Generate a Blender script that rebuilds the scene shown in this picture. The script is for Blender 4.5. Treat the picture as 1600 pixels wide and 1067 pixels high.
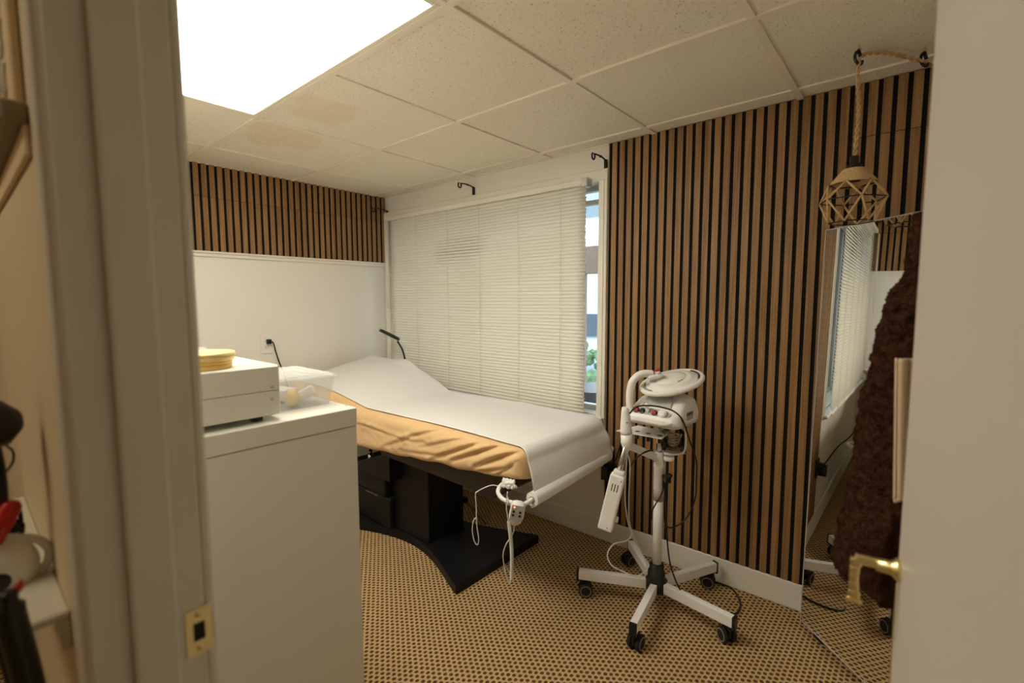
import bpy, bmesh, math, random
from math import sin, cos, pi, radians, sqrt, exp, atan2
from mathutils import Vector, Matrix, noise
random.seed(7)
for o in list(bpy.data.objects): bpy.data.objects.remove(o)
SC = bpy.context.scene
COL = SC.collection
H = 2.11            # ceiling height
XR = 3.36           # right wall
YD = -2.084         # room face of the door wall
YH = -2.182         # hall face of the door wall

# ------------------------------------------------------------------ camera
CAMP = Vector((3.226, -2.257, 1.315)); FPX = 747.9
R0 = Vector((.7613, .6484, -.0024)); F0 = Vector((-.6461, .7584, -.0861)).normalized()
R0 = (R0 - F0 * R0.dot(F0)).normalized(); D0 = F0.cross(R0).normalized()   # right, forward, down
cd = bpy.data.cameras.new('camera'); cam = bpy.data.objects.new('camera', cd); COL.objects.link(cam)
m = Matrix((R0, -D0, -F0)).transposed().to_4x4(); m.translation = CAMP
cam.matrix_world = m
cd.sensor_width = 36; cd.lens = FPX / 1600 * 36; cd.clip_start = .02
cd.dof.use_dof = True; cd.dof.focus_distance = 2.3; cd.dof.aperture_fstop = 2.6
SC.camera = cam
SC.view_settings.view_transform = 'Standard'; SC.view_settings.look = 'None'
SC.view_settings.gamma = 1; SC.view_settings.use_curve_mapping = False
SC.view_settings.exposure = 0.30

def ray(u, v): return F0 + R0 * ((u - 800) / FPX) + D0 * ((v - 533.5) / FPX)
def onx(u, v, x): d = ray(u, v); return CAMP + d * ((x - CAMP.x) / d.x)
def ony(u, v, y): d = ray(u, v); return CAMP + d * ((y - CAMP.y) / d.y)
def onz(u, v, z): d = ray(u, v); return CAMP + d * ((z - CAMP.z) / d.z)
def onplane(u, v, P, n): d = ray(u, v); return CAMP + d * ((Vector(P) - CAMP).dot(n) / d.dot(n))
FH = Vector((F0.x, F0.y, 0)).normalized(); RH = Vector((FH.y, -FH.x, 0)); UP = Vector((0, 0, 1))

# ------------------------------------------------------------------ world: overcast daylight outside
w = bpy.data.worlds.new('sky'); SC.world = w; w.use_nodes = True
bg = w.node_tree.nodes['Background']; bg.inputs[0].default_value = (.80, .90, 1, 1); bg.inputs[1].default_value = 4.0

# ------------------------------------------------------------------ materials
def mat(name, col, rough=.5, metal=0, spec=.5, bump=0, bscale=200, var=0, vscale=8, trans=0, ior=1.45, emit=None, estr=0, alpha=1, sheen=0, coat=0):
    m = bpy.data.materials.new(name); m.use_nodes = True
    nt = m.node_tree; b = nt.nodes['Principled BSDF']; N = nt.nodes; L = nt.links
    b.inputs['Base Color'].default_value = (*col, 1); b.inputs['Roughness'].default_value = rough
    b.inputs['Metallic'].default_value = metal; b.inputs['Specular IOR Level'].default_value = spec
    b.inputs['Transmission Weight'].default_value = trans; b.inputs['IOR'].default_value = ior
    b.inputs['Alpha'].default_value = alpha; b.inputs['Sheen Weight'].default_value = sheen
    b.inputs['Coat Weight'].default_value = coat
    if emit: b.inputs['Emission Color'].default_value = (*emit, 1); b.inputs['Emission Strength'].default_value = estr
    tc = N.new('ShaderNodeTexCoord')
    if bump:
        n = N.new('ShaderNodeTexNoise'); n.inputs['Scale'].default_value = bscale; n.inputs['Detail'].default_value = 4
        L.new(tc.outputs['Object'], n.inputs['Vector'])
        bp = N.new('ShaderNodeBump'); bp.inputs['Strength'].default_value = bump; bp.inputs['Distance'].default_value = .003
        L.new(n.outputs['Fac'], bp.inputs['Height']); L.new(bp.outputs['Normal'], b.inputs['Normal'])
    if var:
        n = N.new('ShaderNodeTexNoise'); n.inputs['Scale'].default_value = vscale; n.inputs['Detail'].default_value = 6
        L.new(tc.outputs['Object'], n.inputs['Vector'])
        r = N.new('ShaderNodeValToRGB'); r.color_ramp.elements[0].position = .3; r.color_ramp.elements[1].position = .7
        r.color_ramp.elements[0].color = (*[c * (1 - var) for c in col], 1); r.color_ramp.elements[1].color = (*[min(1, c * (1 + var)) for c in col], 1)
        L.new(n.outputs['Fac'], r.inputs['Fac']); L.new(r.outputs['Color'], b.inputs['Base Color'])
    return m
M = {}
M['wall'] = mat('wall_paint', (.87, .84, .765), .6, bump=.15, bscale=90, var=.02, vscale=2)
M['hallwall'] = mat('hall_wall_paint', (.74, .62, .44), .7, bump=.1, bscale=90)
M['trim'] = mat('trim_paint', (.86, .83, .74), .4, bump=.05, bscale=40, var=.02, vscale=5)
M['jamb'] = mat('jamb_paint', (.72, .69, .60), .38, bump=.05, bscale=30, var=.03, vscale=5)
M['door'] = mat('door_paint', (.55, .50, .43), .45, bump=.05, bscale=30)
M['felt'] = mat('black_felt', (.016, .015, .013), .95, spec=.1, bump=.3, bscale=400)
M['black'] = mat('black_plastic', (.012, .012, .012), .35)
M['blackmat'] = mat('black_metal', (.014, .013, .012), .45, metal=.2)
M['plinth'] = mat('black_laminate', (.008, .008, .009), .45, spec=.25, bump=.05, bscale=200)
M['brown'] = mat('dark_brown_board', (.022, .013, .008), .5)
M['chrome'] = mat('chrome', (.75, .73, .7), .15, metal=1)
M['steel'] = mat('brushed_steel', (.5, .49, .46), .35, metal=1)
M['brass'] = mat('brass', (.80, .66, .33), .28, metal=1)
M['white'] = mat('white_plastic', (.88, .865, .82), .3)
M['enamel'] = mat('white_enamel', (.88, .87, .84), .35)
M['grey'] = mat('grey_plastic', (.45, .43, .39), .4)
M['cab'] = mat('white_laminate', (.80, .775, .68), .28, bump=.02, bscale=30)
M['paper'] = mat('table_paper', (.86, .845, .815), .7, bump=.12, bscale=25)
M['sheet'] = mat('tan_sheet', (.76, .51, .25), .75, bump=.12, bscale=60, sheen=.2)
M['blind'] = mat('blind_vinyl', (.84, .81, .73), .45, trans=0)
M['cord'] = mat('white_cord', (.74, .72, .66), .5)
M['rope'] = mat('jute_rope', (.62, .42, .20), .85, bump=.8, bscale=300, var=.2, vscale=150)
M['mirror'] = mat('mirror_glass', (.86, .87, .86), .005, metal=1)
M['mirroredge'] = mat('mirror_edge', (.75, .78, .78), .15, metal=.6)
M['yellow'] = mat('yellow_wax', (.95, .62, .18), .35, var=.12, vscale=30)
M['yellow2'] = mat('pale_yellow_wax', (.95, .72, .30), .35)
M['clear'] = mat('clear_plastic', (.93, .94, .92), .2, alpha=.22)
M['red'] = mat('red_plastic', (.55, .02, .015), .3)
M['robe'] = mat('brown_fleece', (.050, .021, .011), .95, spec=.05, bump=1, bscale=260, var=.45, vscale=70)
M['tan'] = mat('tan_cloth', (.80, .62, .42), .85, bump=.2, bscale=80)
M['gasket'] = mat('dark_gap', (.02, .018, .015), .8)
M['label'] = mat('pink_label', (.5, .38, .32), .4)
M['led'] = mat('red_led', (1, .1, .05), .4, emit=(1, .12, .05), estr=6)
M['shelf'] = mat('grey_brown_board', (.30, .24, .17), .6)
M['beigep'] = mat('patterned_panel', (.78, .62, .42), .7)

def glassmat(name, rough=0, col=(1, 1, 1)):
    m = bpy.data.materials.new(name); m.use_nodes = True; N = m.node_tree.nodes; L = m.node_tree.links
    N.clear(); out = N.new('ShaderNodeOutputMaterial'); mx = N.new('ShaderNodeMixShader'); t = N.new('ShaderNodeBsdfTransparent'); g = N.new('ShaderNodeBsdfGlossy')
    t.inputs[0].default_value = (*col, 1); g.inputs['Roughness'].default_value = rough + .02
    fr = N.new('ShaderNodeFresnel'); fr.inputs[0].default_value = 1.45
    L.new(fr.outputs[0], mx.inputs[0]); L.new(t.outputs[0], mx.inputs[1]); L.new(g.outputs[0], mx.inputs[2]); L.new(mx.outputs[0], out.inputs[0]); return m
M['glass'] = glassmat('window_glass', 0, (.93, .96, .97))
M['jar'] = glassmat('jar_glass', 0, (.93, .92, .88))

# translucent blind slats
def blindmat():
    m = bpy.data.materials.new('blind_slat_vinyl'); m.use_nodes = True; N = m.node_tree.nodes; L = m.node_tree.links
    b = N['Principled BSDF']; b.inputs['Base Color'].default_value = (.91, .885, .80, 1); b.inputs['Roughness'].default_value = .45
    t = N.new('ShaderNodeBsdfTranslucent'); t.inputs[0].default_value = (1, .92, .76, 1)
    mx = N.new('ShaderNodeMixShader'); mx.inputs[0].default_value = .30
    L.new(b.outputs[0], mx.inputs[1]); L.new(t.outputs[0], mx.inputs[2]); L.new(mx.outputs[0], N['Material Output'].inputs[0]); return m
M['slat'] = blindmat()

def woodmat():
    m = bpy.data.materials.new('oak_slat'); m.use_nodes = True; N = m.node_tree.nodes; L = m.node_tree.links
    b = N['Principled BSDF']; b.inputs['Roughness'].default_value = .5; b.inputs['Specular IOR Level'].default_value = .35
    tc = N.new('ShaderNodeTexCoord'); mp = N.new('ShaderNodeMapping'); mp.inputs['Scale'].default_value = (130, 130, 4)
    L.new(tc.outputs['Object'], mp.inputs[0])
    n = N.new('ShaderNodeTexNoise'); n.inputs['Scale'].default_value = 1; n.inputs['Detail'].default_value = 6; n.inputs['Distortion'].default_value = .6
    L.new(mp.outputs[0], n.inputs['Vector'])
    mp2 = N.new('ShaderNodeMapping'); mp2.inputs['Scale'].default_value = (24, 24, .6); L.new(tc.outputs['Object'], mp2.inputs[0])
    n2 = N.new('ShaderNodeTexNoise'); n2.inputs['Scale'].default_value = 1; n2.inputs['Detail'].default_value = 2; L.new(mp2.outputs[0], n2.inputs['Vector'])
    mx = N.new('ShaderNodeMath'); mx.operation = 'MULTIPLY_ADD'; mx.inputs[1].default_value = .6; L.new(n.outputs['Fac'], mx.inputs[0])
    m3 = N.new('ShaderNodeMath'); m3.operation = 'MULTIPLY'; m3.inputs[1].default_value = .4; L.new(n2.outputs['Fac'], m3.inputs[0]); L.new(m3.outputs[0], mx.inputs[2])
    r = N.new('ShaderNodeValToRGB'); e = r.color_ramp.elements; e[0].position = .38; e[0].color = (.22, .115, .042, 1); e[1].position = .66; e[1].color = (.40, .23, .098, 1)
    L.new(mx.outputs[0], r.inputs[0]); L.new(r.outputs[0], b.inputs['Base Color'])
    bp = N.new('ShaderNodeBump'); bp.inputs['Strength'].default_value = .15; bp.inputs['Distance'].default_value = .001; L.new(n.outputs['Fac'], bp.inputs['Height']); L.new(bp.outputs[0], b.inputs['Normal'])
    return m
M['oak'] = woodmat()

def ceilmat():
    m = bpy.data.materials.new('acoustic_tile'); m.use_nodes = True; N = m.node_tree.nodes; L = m.node_tree.links
    b = N['Principled BSDF']; b.inputs['Roughness'].default_value = .9; b.inputs['Specular IOR Level'].default_value = .1
    tc = N.new('ShaderNodeTexCoord')
    # pinholes and short fissures
    v = N.new('ShaderNodeTexNoise'); v.inputs['Scale'].default_value = 165; v.inputs['Detail'].default_value = 3; v.inputs['Roughness'].default_value = .65
    L.new(tc.outputs['Object'], v.inputs['Vector'])
    r = N.new('ShaderNodeValToRGB'); e = r.color_ramp.elements; e[0].position = .335; e[0].color = (0, 0, 0, 1); e[1].position = .375; e[1].color = (1, 1, 1, 1)
    L.new(v.outputs['Fac'], r.inputs[0])
    # two water stains near the light
    def stain(cx, cy, rad):
        vm = N.new('ShaderNodeVectorMath'); vm.operation = 'DISTANCE'; vm.inputs[1].default_value = (cx, cy, 0)
        sx = N.new('ShaderNodeSeparateXYZ'); cb = N.new('ShaderNodeCombineXYZ'); L.new(tc.outputs['Object'], sx.inputs[0]); L.new(sx.outputs[0], cb.inputs[0]); L.new(sx.outputs[1], cb.inputs[1])
        L.new(cb.outputs[0], vm.inputs[0])
        nn = N.new('ShaderNodeTexNoise'); nn.inputs['Scale'].default_value = 7; L.new(tc.outputs['Object'], nn.inputs['Vector'])
        ad = N.new('ShaderNodeMath'); ad.operation = 'MULTIPLY_ADD'; ad.inputs[1].default_value = .25; L.new(nn.outputs['Fac'], ad.inputs[0]); L.new(vm.outputs['Value'], ad.inputs[2])
        mr = N.new('ShaderNodeMapRange'); mr.inputs[1].default_value = rad + .125; mr.inputs[2].default_value = rad + .16; mr.inputs[3].default_value = 1; mr.inputs[4].default_value = 0
        L.new(ad.outputs[0], mr.inputs[0]); return mr
    s1 = stain(.80, -1.15, .16); s2 = stain(1.25, -1.18, .12)
    mxs = N.new('ShaderNodeMath'); mxs.operation = 'MAXIMUM'; L.new(s1.outputs[0], mxs.inputs[0]); L.new(s2.outputs[0], mxs.inputs[1])
    ms = N.new('ShaderNodeMath'); ms.operation = 'MULTIPLY'; ms.inputs[1].default_value = .4; L.new(mxs.outputs[0], ms.inputs[0])
    c1 = N.new('ShaderNodeMixRGB'); c1.inputs[1].default_value = (.90, .84, .70, 1); c1.inputs[2].default_value = (.80, .66, .42, 1); L.new(ms.outputs[0], c1.inputs[0])
    c2 = N.new('ShaderNodeMixRGB'); c2.inputs[1].default_value = (.40, .32, .23, 1); L.new(r.outputs[0], c2.inputs[0]); L.new(c1.outputs[0], c2.inputs[2])
    L.new(c2.outputs[0], b.inputs['Base Color'])
    bp = N.new('ShaderNodeBump'); bp.inputs['Strength'].default_value = .5; bp.inputs['Distance'].default_value = .002; L.new(r.outputs[0], bp.inputs['Height']); L.new(bp.outputs[0], b.inputs['Normal'])
    return m
M['tile'] = ceilmat()
M['tbar'] = mat('ceiling_grid_paint', (.88, .81, .67), .5)

def carpetmat():
    m = bpy.data.materials.new('woven_carpet'); m.use_nodes = True; N = m.node_tree.nodes; L = m.node_tree.links
    b = N['Principled BSDF']; b.inputs['Roughness'].default_value = .95; b.inputs['Specular IOR Level'].default_value = .1
    tc = N.new('ShaderNodeTexCoord'); sx = N.new('ShaderNodeSeparateXYZ')
    nz = N.new('ShaderNodeTexNoise'); nz.inputs['Scale'].default_value = 30; nz.inputs['Detail'].default_value = 2; L.new(tc.outputs['Object'], nz.inputs['Vector'])
    ad = N.new('ShaderNodeMixRGB'); ad.blend_type = 'ADD'; ad.inputs[0].default_value = .006; L.new(tc.outputs['Object'], ad.inputs[1]); L.new(nz.outputs['Color'], ad.inputs[2])
    L.new(ad.outputs[0], sx.inputs[0])
    def math(op, a, bb=None, c=None):
        n = N.new('ShaderNodeMath'); n.operation = op
        for i, q in enumerate((a, bb, c)):
            if q is None: continue
            if isinstance(q, (int, float)): n.inputs[i].default_value = q
            else: L.new(q, n.inputs[i])
        return n.outputs[0]
    X = math('DIVIDE', sx.outputs[0], .0172); Y = math('DIVIDE', sx.outputs[1], .0236)
    fx = math('FLOOR', X); par = math('MODULO', math('ABSOLUTE', fx), 2.0)
    Y2 = math('MULTIPLY_ADD', par, .5, Y)
    lx = math('SUBTRACT', math('FRACT', X), .5); ly = math('SUBTRACT', math('FRACT', math('ADD', Y2, 400)), .5)
    d = math('ADD', math('POWER', math('MULTIPLY', math('ABSOLUTE', lx), 2.6), 2.2), math('POWER', math('MULTIPLY', math('ABSOLUTE', ly), 3.35), 2.2))
    mr = N.new('ShaderNodeMapRange'); mr.inputs[1].default_value = .55; mr.inputs[2].default_value = 1.35; L.new(d, mr.inputs[0])
    # fine fibre variation
    n2 = N.new('ShaderNodeTexNoise'); n2.inputs['Scale'].default_value = 420; n2.inputs['Detail'].default_value = 3; L.new(tc.outputs['Object'], n2.inputs['Vector'])
    r = N.new('ShaderNodeValToRGB'); e = r.color_ramp.elements; e[0].position = .3; e[0].color = (.38, .24, .10, 1); e[1].position = .7; e[1].color = (.72, .51, .25, 1); L.new(n2.outputs['Fac'], r.inputs[0])
    dk = N.new('ShaderNodeMixRGB'); dk.inputs[1].default_value = (.12, .058, .024, 1); L.new(mr.outputs[0], dk.inputs[0]); L.new(r.outputs[0], dk.inputs[2])
    # thin pale yarn lines between columns
    ln = math('LESS_THAN', math('ABSOLUTE', math('SUBTRACT', math('ABSOLUTE', lx), .5)), .06)
    pl = N.new('ShaderNodeMixRGB'); pl.inputs[2].default_value = (.66, .47, .24, 1); L.new(math('MULTIPLY', ln, .6), pl.inputs[0]); L.new(dk.outputs[0], pl.inputs[1])
    L.new(pl.outputs[0], b.inputs['Base Color'])
    bp = N.new('ShaderNodeBump'); bp.inputs['Strength'].default_value = .8; bp.inputs['Distance'].default_value = .004; L.new(mr.outputs[0], bp.inputs['Height']); L.new(bp.outputs[0], b.inputs['Normal'])
    return m
M['carpet'] = carpetmat()

# ------------------------------------------------------------------ helpers
def obj(name, bm, m, parent=None, smooth=False):
    me = bpy.data.meshes.new(name); bm.normal_update(); bm.to_mesh(me); bm.free()
    for mm in (m if isinstance(m, (list, tuple)) else [m]): me.materials.append(M[mm] if isinstance(mm, str) else mm)
    if smooth: me.shade_smooth()
    o = bpy.data.objects.new(name, me); COL.objects.link(o)
    if parent is not None:
        o.parent = parent
        o.matrix_parent_inverse = Matrix.Identity(4)
        if parent.parent: base = parent.parent.location + parent.location
        else: base = parent.location
        o.location = -base
    return o
# all meshes are built in world coordinates; children are shifted back by their parents' positions
def thing(name, label, cat, loc, group=None):
    o = bpy.data.objects.new(name, None); o.empty_display_size = .05; COL.objects.link(o); o.location = loc
    o['label'] = label; o['category'] = cat
    if group: o['group'] = group
    return o
def part(name, bm, m, parent, smooth=False, label=None):
    me = bpy.data.meshes.new(name); bm.normal_update()
    o = bpy.data.objects.new(name, me); COL.objects.link(o)
    off = Vector(parent.location)
    if parent.parent: off = off + Vector(parent.parent.location)
    if parent.parent and parent.parent.parent: off = off + Vector(parent.parent.parent.location)
    if smooth == 'own': pass
    bmesh.ops.translate(bm, verts=bm.verts, vec=-off); bm.to_mesh(me); bm.free()
    for mm in (m if isinstance(m, (list, tuple)) else [m]): me.materials.append(M[mm])
    if smooth: me.shade_smooth()
    o.parent = parent
    if label: o['label'] = label
    return o
def tag(o, label, cat, group=None):
    o['label'] = label; o['category'] = cat
    if group: o['group'] = group
    return o
def one(name, bm, m, label, cat, smooth=False, group=None):
    # a thing that is a single mesh, origin at its centre-bottom
    c = Vector((sum(v.co.x for v in bm.verts), sum(v.co.y for v in bm.verts), 0)) / len(bm.verts); c.z = min(v.co.z for v in bm.verts)
    bmesh.ops.translate(bm, verts=bm.verts, vec=-c)
    o = obj(name, bm, m, None, smooth); o.location = c; return tag(o, label, cat, group)
def struct(name, bm, m, parent=None, smooth=False):
    o = obj(name, bm, m, None, smooth)
    if parent: o.parent = parent
    else: o['kind'] = 'structure'
    return o
def B(): return bmesh.new()
def box(bm, a, b, bev=0, rot=None, seg=1, mi=0):
    a = Vector(a); b = Vector(b); c = (a + b) / 2; s = b - a
    mt = Matrix.Translation(c) @ (rot.to_4x4() if rot else Matrix.Identity(4)) @ Matrix.Diagonal((abs(s.x), abs(s.y), abs(s.z), 1))
    r = bmesh.ops.create_cube(bm, size=1, matrix=mt)
    fs = set(f for v in r['verts'] for f in v.link_faces)
    for f in fs: f.material_index = mi
    if bev:
        es = list(set(e for v in r['verts'] for e in v.link_edges))
        bmesh.ops.bevel(bm, geom=es, offset=bev, segments=seg, affect='EDGES', profile=.5, clamp_overlap=True)
    return bm
def obox(bm, c, ex, ey, ez, s, bev=0, seg=2):
    # oriented box: centre, axes, full sizes
    mt = Matrix((Vector(ex) * s[0], Vector(ey) * s[1], Vector(ez) * s[2])).transposed().to_4x4(); mt.translation = Vector(c)
    r = bmesh.ops.create_cube(bm, size=1, matrix=mt)
    if bev:
        es = list(set(e for v in r['verts'] for e in v.link_edges))
        bmesh.ops.bevel(bm, geom=es, offset=bev, segments=seg, affect='EDGES', profile=.5, clamp_overlap=True)
    return bm
def catmull(P, n=8, closed=False):
    P = [Vector(p) for p in P]; out = []
    N = len(P)
    for i in range(N if closed else N - 1):
        p1, p2 = P[i], P[(i + 1) % N]
        p0 = P[i - 1] if (i > 0 or closed) else p1 * 2 - p2
        p3 = P[(i + 2) % N] if (i + 2 < N or closed) else p2 * 2 - p1
        for k in range(n):
            t = k / n
            out.append(.5 * ((2 * p1) + (p2 - p0) * t + (2 * p0 - 5 * p1 + 4 * p2 - p3) * t * t + (3 * p1 - p0 - 3 * p2 + p3) * t ** 3))
    if not closed: out.append(P[-1])
    return out
def tube(bm, P, r, seg=8, closed=False, cap=True):
    P = [Vector(p) for p in P]; n = len(P)
    rr = r if isinstance(r, (list, tuple)) else [r] * n
    t0 = (P[1] - P[0]).normalized(); up = Vector((0, 0, 1)) if abs(t0.z) < .9 else Vector((1, 0, 0))
    nrm = t0.cross(up).normalized(); rings = []
    for i in range(n):
        if closed: t = (P[(i + 1) % n] - P[i - 1]).normalized()
        else: t = (P[min(i + 1, n - 1)] - P[max(i - 1, 0)]).normalized()
        nrm = (nrm - t * nrm.dot(t)).normalized(); bn = t.cross(nrm)
        rings.append([bm.verts.new(P[i] + (nrm * cos(2 * pi * k / seg) + bn * sin(2 * pi * k / seg)) * rr[i]) for k in range(seg)])
    for i in range(n if closed else n - 1):
        a, b = rings[i], rings[(i + 1) % n]
        for k in range(seg): bm.faces.new((a[k], a[(k + 1) % seg], b[(k + 1) % seg], b[k]))
    if cap and not closed:
        bm.faces.new(rings[0][::-1]); bm.faces.new(rings[-1])
    return bm
def lathe(bm, c, prof, seg=24, axis=None, cap=True):
    # prof: list of (r, h) along axis from c
    ez = Vector(axis).normalized() if axis else Vector((0, 0, 1)); ex = ez.orthogonal().normalized(); ey = ez.cross(ex); c = Vector(c)
    rings = [[bm.verts.new(c + ez * h + (ex * cos(2 * pi * k / seg) + ey * sin(2 * pi * k / seg)) * max(r, .0002)) for k in range(seg)] for r, h in prof]
    for a, b in zip(rings, rings[1:]):
        for k in range(seg): bm.faces.new((a[k], a[(k + 1) % seg], b[(k + 1) % seg], b[k]))
    if cap: bm.faces.new(rings[0][::-1]); bm.faces.new(rings[-1])
    return bm
def prism(bm, pts, z0, z1, bev=0):
    # polygon in xy extruded in z
    a = [bm.verts.new((p[0], p[1], z0)) for p in pts]; b = [bm.verts.new((p[0], p[1], z1)) for p in pts]; n = len(pts)
    fs = [bm.faces.new(a[::-1]), bm.faces.new(b)]
    for k in range(n): fs.append(bm.faces.new((a[k], a[(k + 1) % n], b[(k + 1) % n], b[k])))
    bmesh.ops.recalc_face_normals(bm, faces=fs)
    if bev: bmesh.ops.bevel(bm, geom=list(set(e for f in fs for e in f.edges)), offset=bev, segments=2, affect='EDGES', profile=.5)
    return bm
def grid(bm, f, nu, nv):
    V = [[bm.verts.new(f(i / nu, j / nv)) for j in range(nv + 1)] for i in range(nu + 1)]
    for i in range(nu):
        for j in range(nv): bm.faces.new((V[i][j], V[i + 1][j], V[i + 1][j + 1], V[i][j + 1]))
    return V
def smoothstep(t): t = max(0, min(1, t)); return t * t * (3 - 2 * t)

# ================================================================== SETTING
b = B(); box(b, (-.15, -3.8, -.1), (4.6, .0, 0)); struct('floor', b, 'carpet')
# window opening x .06..1.915, z .69..1.93
WX0, WX1, WZ0, WZ1 = .065, 1.915, .69, 1.935
b = B()
box(b, (-.15, 0, -.1), (XR + .12, .14, WZ0)); box(b, (-.15, 0, WZ1), (XR + .12, .14, H + .1))
box(b, (-.15, 0, WZ0), (WX0, .14, WZ1)); box(b, (WX1, 0, WZ0), (XR + .12, .14, WZ1))
struct('wall_window', b, 'wall')
b = B(); box(b, (-.15, -2.4, -.1), (0, 0, H + .1)); struct('wall_left', b, 'wall')
b = B(); box(b, (XR, YH, -.1), (XR + .12, .0, H + .1)); struct('wall_right', b, 'wall')
XJ = 2.60
b = B(); box(b, (0, YH, -.1), (XJ - .018, YD, H + .1)); box(b, (XJ - .018, YH, 2.05), (XR, YD, H + .1)); box(b, (3.325, YH, -.1), (XR, YD, 2.05))
struct('wall_door', b, ['wall'])
b = B(); box(b, (-.15, YH - .002, 0), (XJ - .05, YH, 2.5)); struct('wall_hall_face', b, 'hallwall')
b = B(); box(b, (-.2, -3.9, -.1), (4.7, -3.8, 2.6)); box(b, (4.6, -3.9, -.1), (4.7, YH, 2.6)); box(b, (-.25, -3.9, -.1), (-.15, YH, 2.6)); box(b, (XR, YH, -.1), (4.7, YH + .1, 2.6)); box(b, (-.15, YH, H + .1), (XR, YH + .1, 2.6)); struct('wall_hall', b, 'hallwall')
b = B(); box(b, (-.2, -3.9, 2.45), (4.7, YH + .1, 2.55)); struct('ceiling_hall', b, 'trim')

# ceiling: tiles and T-bars
GX = [.379 + .61 * i for i in range(5)]; GY = [-.113, -.726, -1.330, -1.945]
LX0, LX1 = GX[1], GX[3]; LY0, LY1 = GY[3], GY[2]
b = B()
xs = [0] + GX + [XR]; ys = sorted(GY + [0, YD])
for i in range(len(xs) - 1):
    for j in range(len(ys) - 1):
        if xs[i] >= LX0 - .01 and xs[i + 1] <= LX1 + .01 and ys[j] >= LY0 - .01 and ys[j + 1] <= LY1 + .01: continue
        t = random.uniform(-.0015, .0015)
        box(b, (xs[i], ys[j], H + .001 + t), (xs[i + 1], ys[j + 1], H + .02), .0)
ceil = struct('ceiling', b, 'tile')
b = B()
for x in GX:
    if abs(x - GX[2]) < .01: box(b, (x - .012, GY[2], H - .006), (x + .012, 0, H + .004), .001); box(b, (x - .012, YD, H - .006), (x + .012, GY[3], H + .004), .001)
    else: box(b, (x - .012, YD, H - .006), (x + .012, 0, H + .004), .001)
for y in GY: box(b, (0, y - .012, H - .0065), (XR, y + .012, H + .004), .001)
box(b, (0, -.014, H - .004), (WX1 + .05, 0, H + .003)); box(b, (0, YD, H - .004), (XR, YD + .014, H + .003)); box(b, (.0, YD, H - .004), (.012, 0, H + .003)); box(b, (XR - .014, YD, H - .004), (XR, 0, H + .003))
g = struct('ceiling_grid', b, 'tbar', ceil)
b = B(); box(b, (-.15, YD - .1, H + .08), (XR + .1, .14, H + .12)); struct('ceiling_deck', b, 'gasket', ceil)

# the lit panel
LB = mat('light_diffuser', (.9, .9, .88), .5, emit=(1, .94, .82), estr=10.0); M['diff'] = LB
t = thing('ceiling_light', 'large rectangular glowing white light panel set into the tiled ceiling', 'light', ((LX0 + LX1) / 2, (LY0 + LY1) / 2, H - .01))
b = B(); box(b, (LX0 + .03, LY0 + .03, H - .002), (LX1 - .03, LY1 - .03, H + .006)); part('diffuser', b, 'diff', t)
b = B()
for a, c in (((LX0 + .012, LY1 - .03), (LX1 - .012, LY1 - .012)), ((LX0 + .012, LY0 + .012), (LX1 - .012, LY0 + .03)), ((LX0 + .012, LY0 + .03), (LX0 + .03, LY1 - .03)), ((LX1 - .03, LY0 + .03), (LX1 - .012, LY1 - .03))):
    box(b, (a[0], a[1], H - .006), (c[0], c[1], H + .012), .002)
part('frame', b, 'tbar', t)
t = thing('hall_fill_light', 'added unseen fill light panel under the hall ceiling', 'light', (2.0, -3.2, 2.44))  # fill panel added out of view to brighten hall wall and jamb
M['diff2'] = mat('hall_fill_emitter', (.9, .88, .8), .5, emit=(1, .87, .64), estr=4.6)
b = B(); box(b, (1.5, -3.45, 2.435), (2.5, -2.95, 2.45)); part('diffuser', b, 'diff2', t)

# baseboards, rail on the left wall
b = B(); box(b, (0, -.015, 0), (XR, 0, .118), .004); struct('baseboard_window', b, 'trim')
b = B(); box(b, (0, YD, 0), (.015, -.015, .118), .004); struct('baseboard_left', b, 'trim')
b = B(); box(b, (0, YD, 1.575), (.012, -.02, 1.597), .002); box(b, (0, YD, 1.595), (.024, -.02, 1.607), .003); struct('trim_1', b, 'trim')

# window: casing, frame, pane
b = B()
box(b, (.012, -.02, WZ1 - .005), (1.966, 0, WZ1 + .055), .004); box(b, (.012, -.02, WZ0 - .03), (WX0 + .006, 0, WZ1), .004)
box(b, (WX1, -.02, WZ0 - .03), (1.966, 0, WZ1), .004); box(b, (1.938, -.025, WZ0 - .03), (1.950, -.019, WZ1 + .0), .002)
wn = struct('window_1', b, 'trim')
b = B(); box(b, (.012, -.045, WZ0 - .022), (1.962, .0, WZ0 - .002), .006); box(b, (WX0, 0, WZ0 - .002), (WX1, .12, WZ0 + .004)); struct('window_sill', b, 'trim', wn)
b = B()
for x0, x1 in ((WX0, WX0 + .035), (WX1 - .012, WX1), (.95, .99)): box(b, (x0, .07, WZ0), (x1, .11, WZ1), .003)
for z0, z1 in ((WZ0, WZ0 + .035), (WZ1 - .03, WZ1), (1.835, 1.86)): box(b, (WX0, .07, z0), (WX1, .11, z1), .003)
struct('window_frame', b, 'steel', wn)
b = B(); box(b, (WX0 + .02, .088, WZ0 + .02), (WX1 - .01, .092, WZ1 - .02)); struct('window_pane', b, 'glass', wn)

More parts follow.
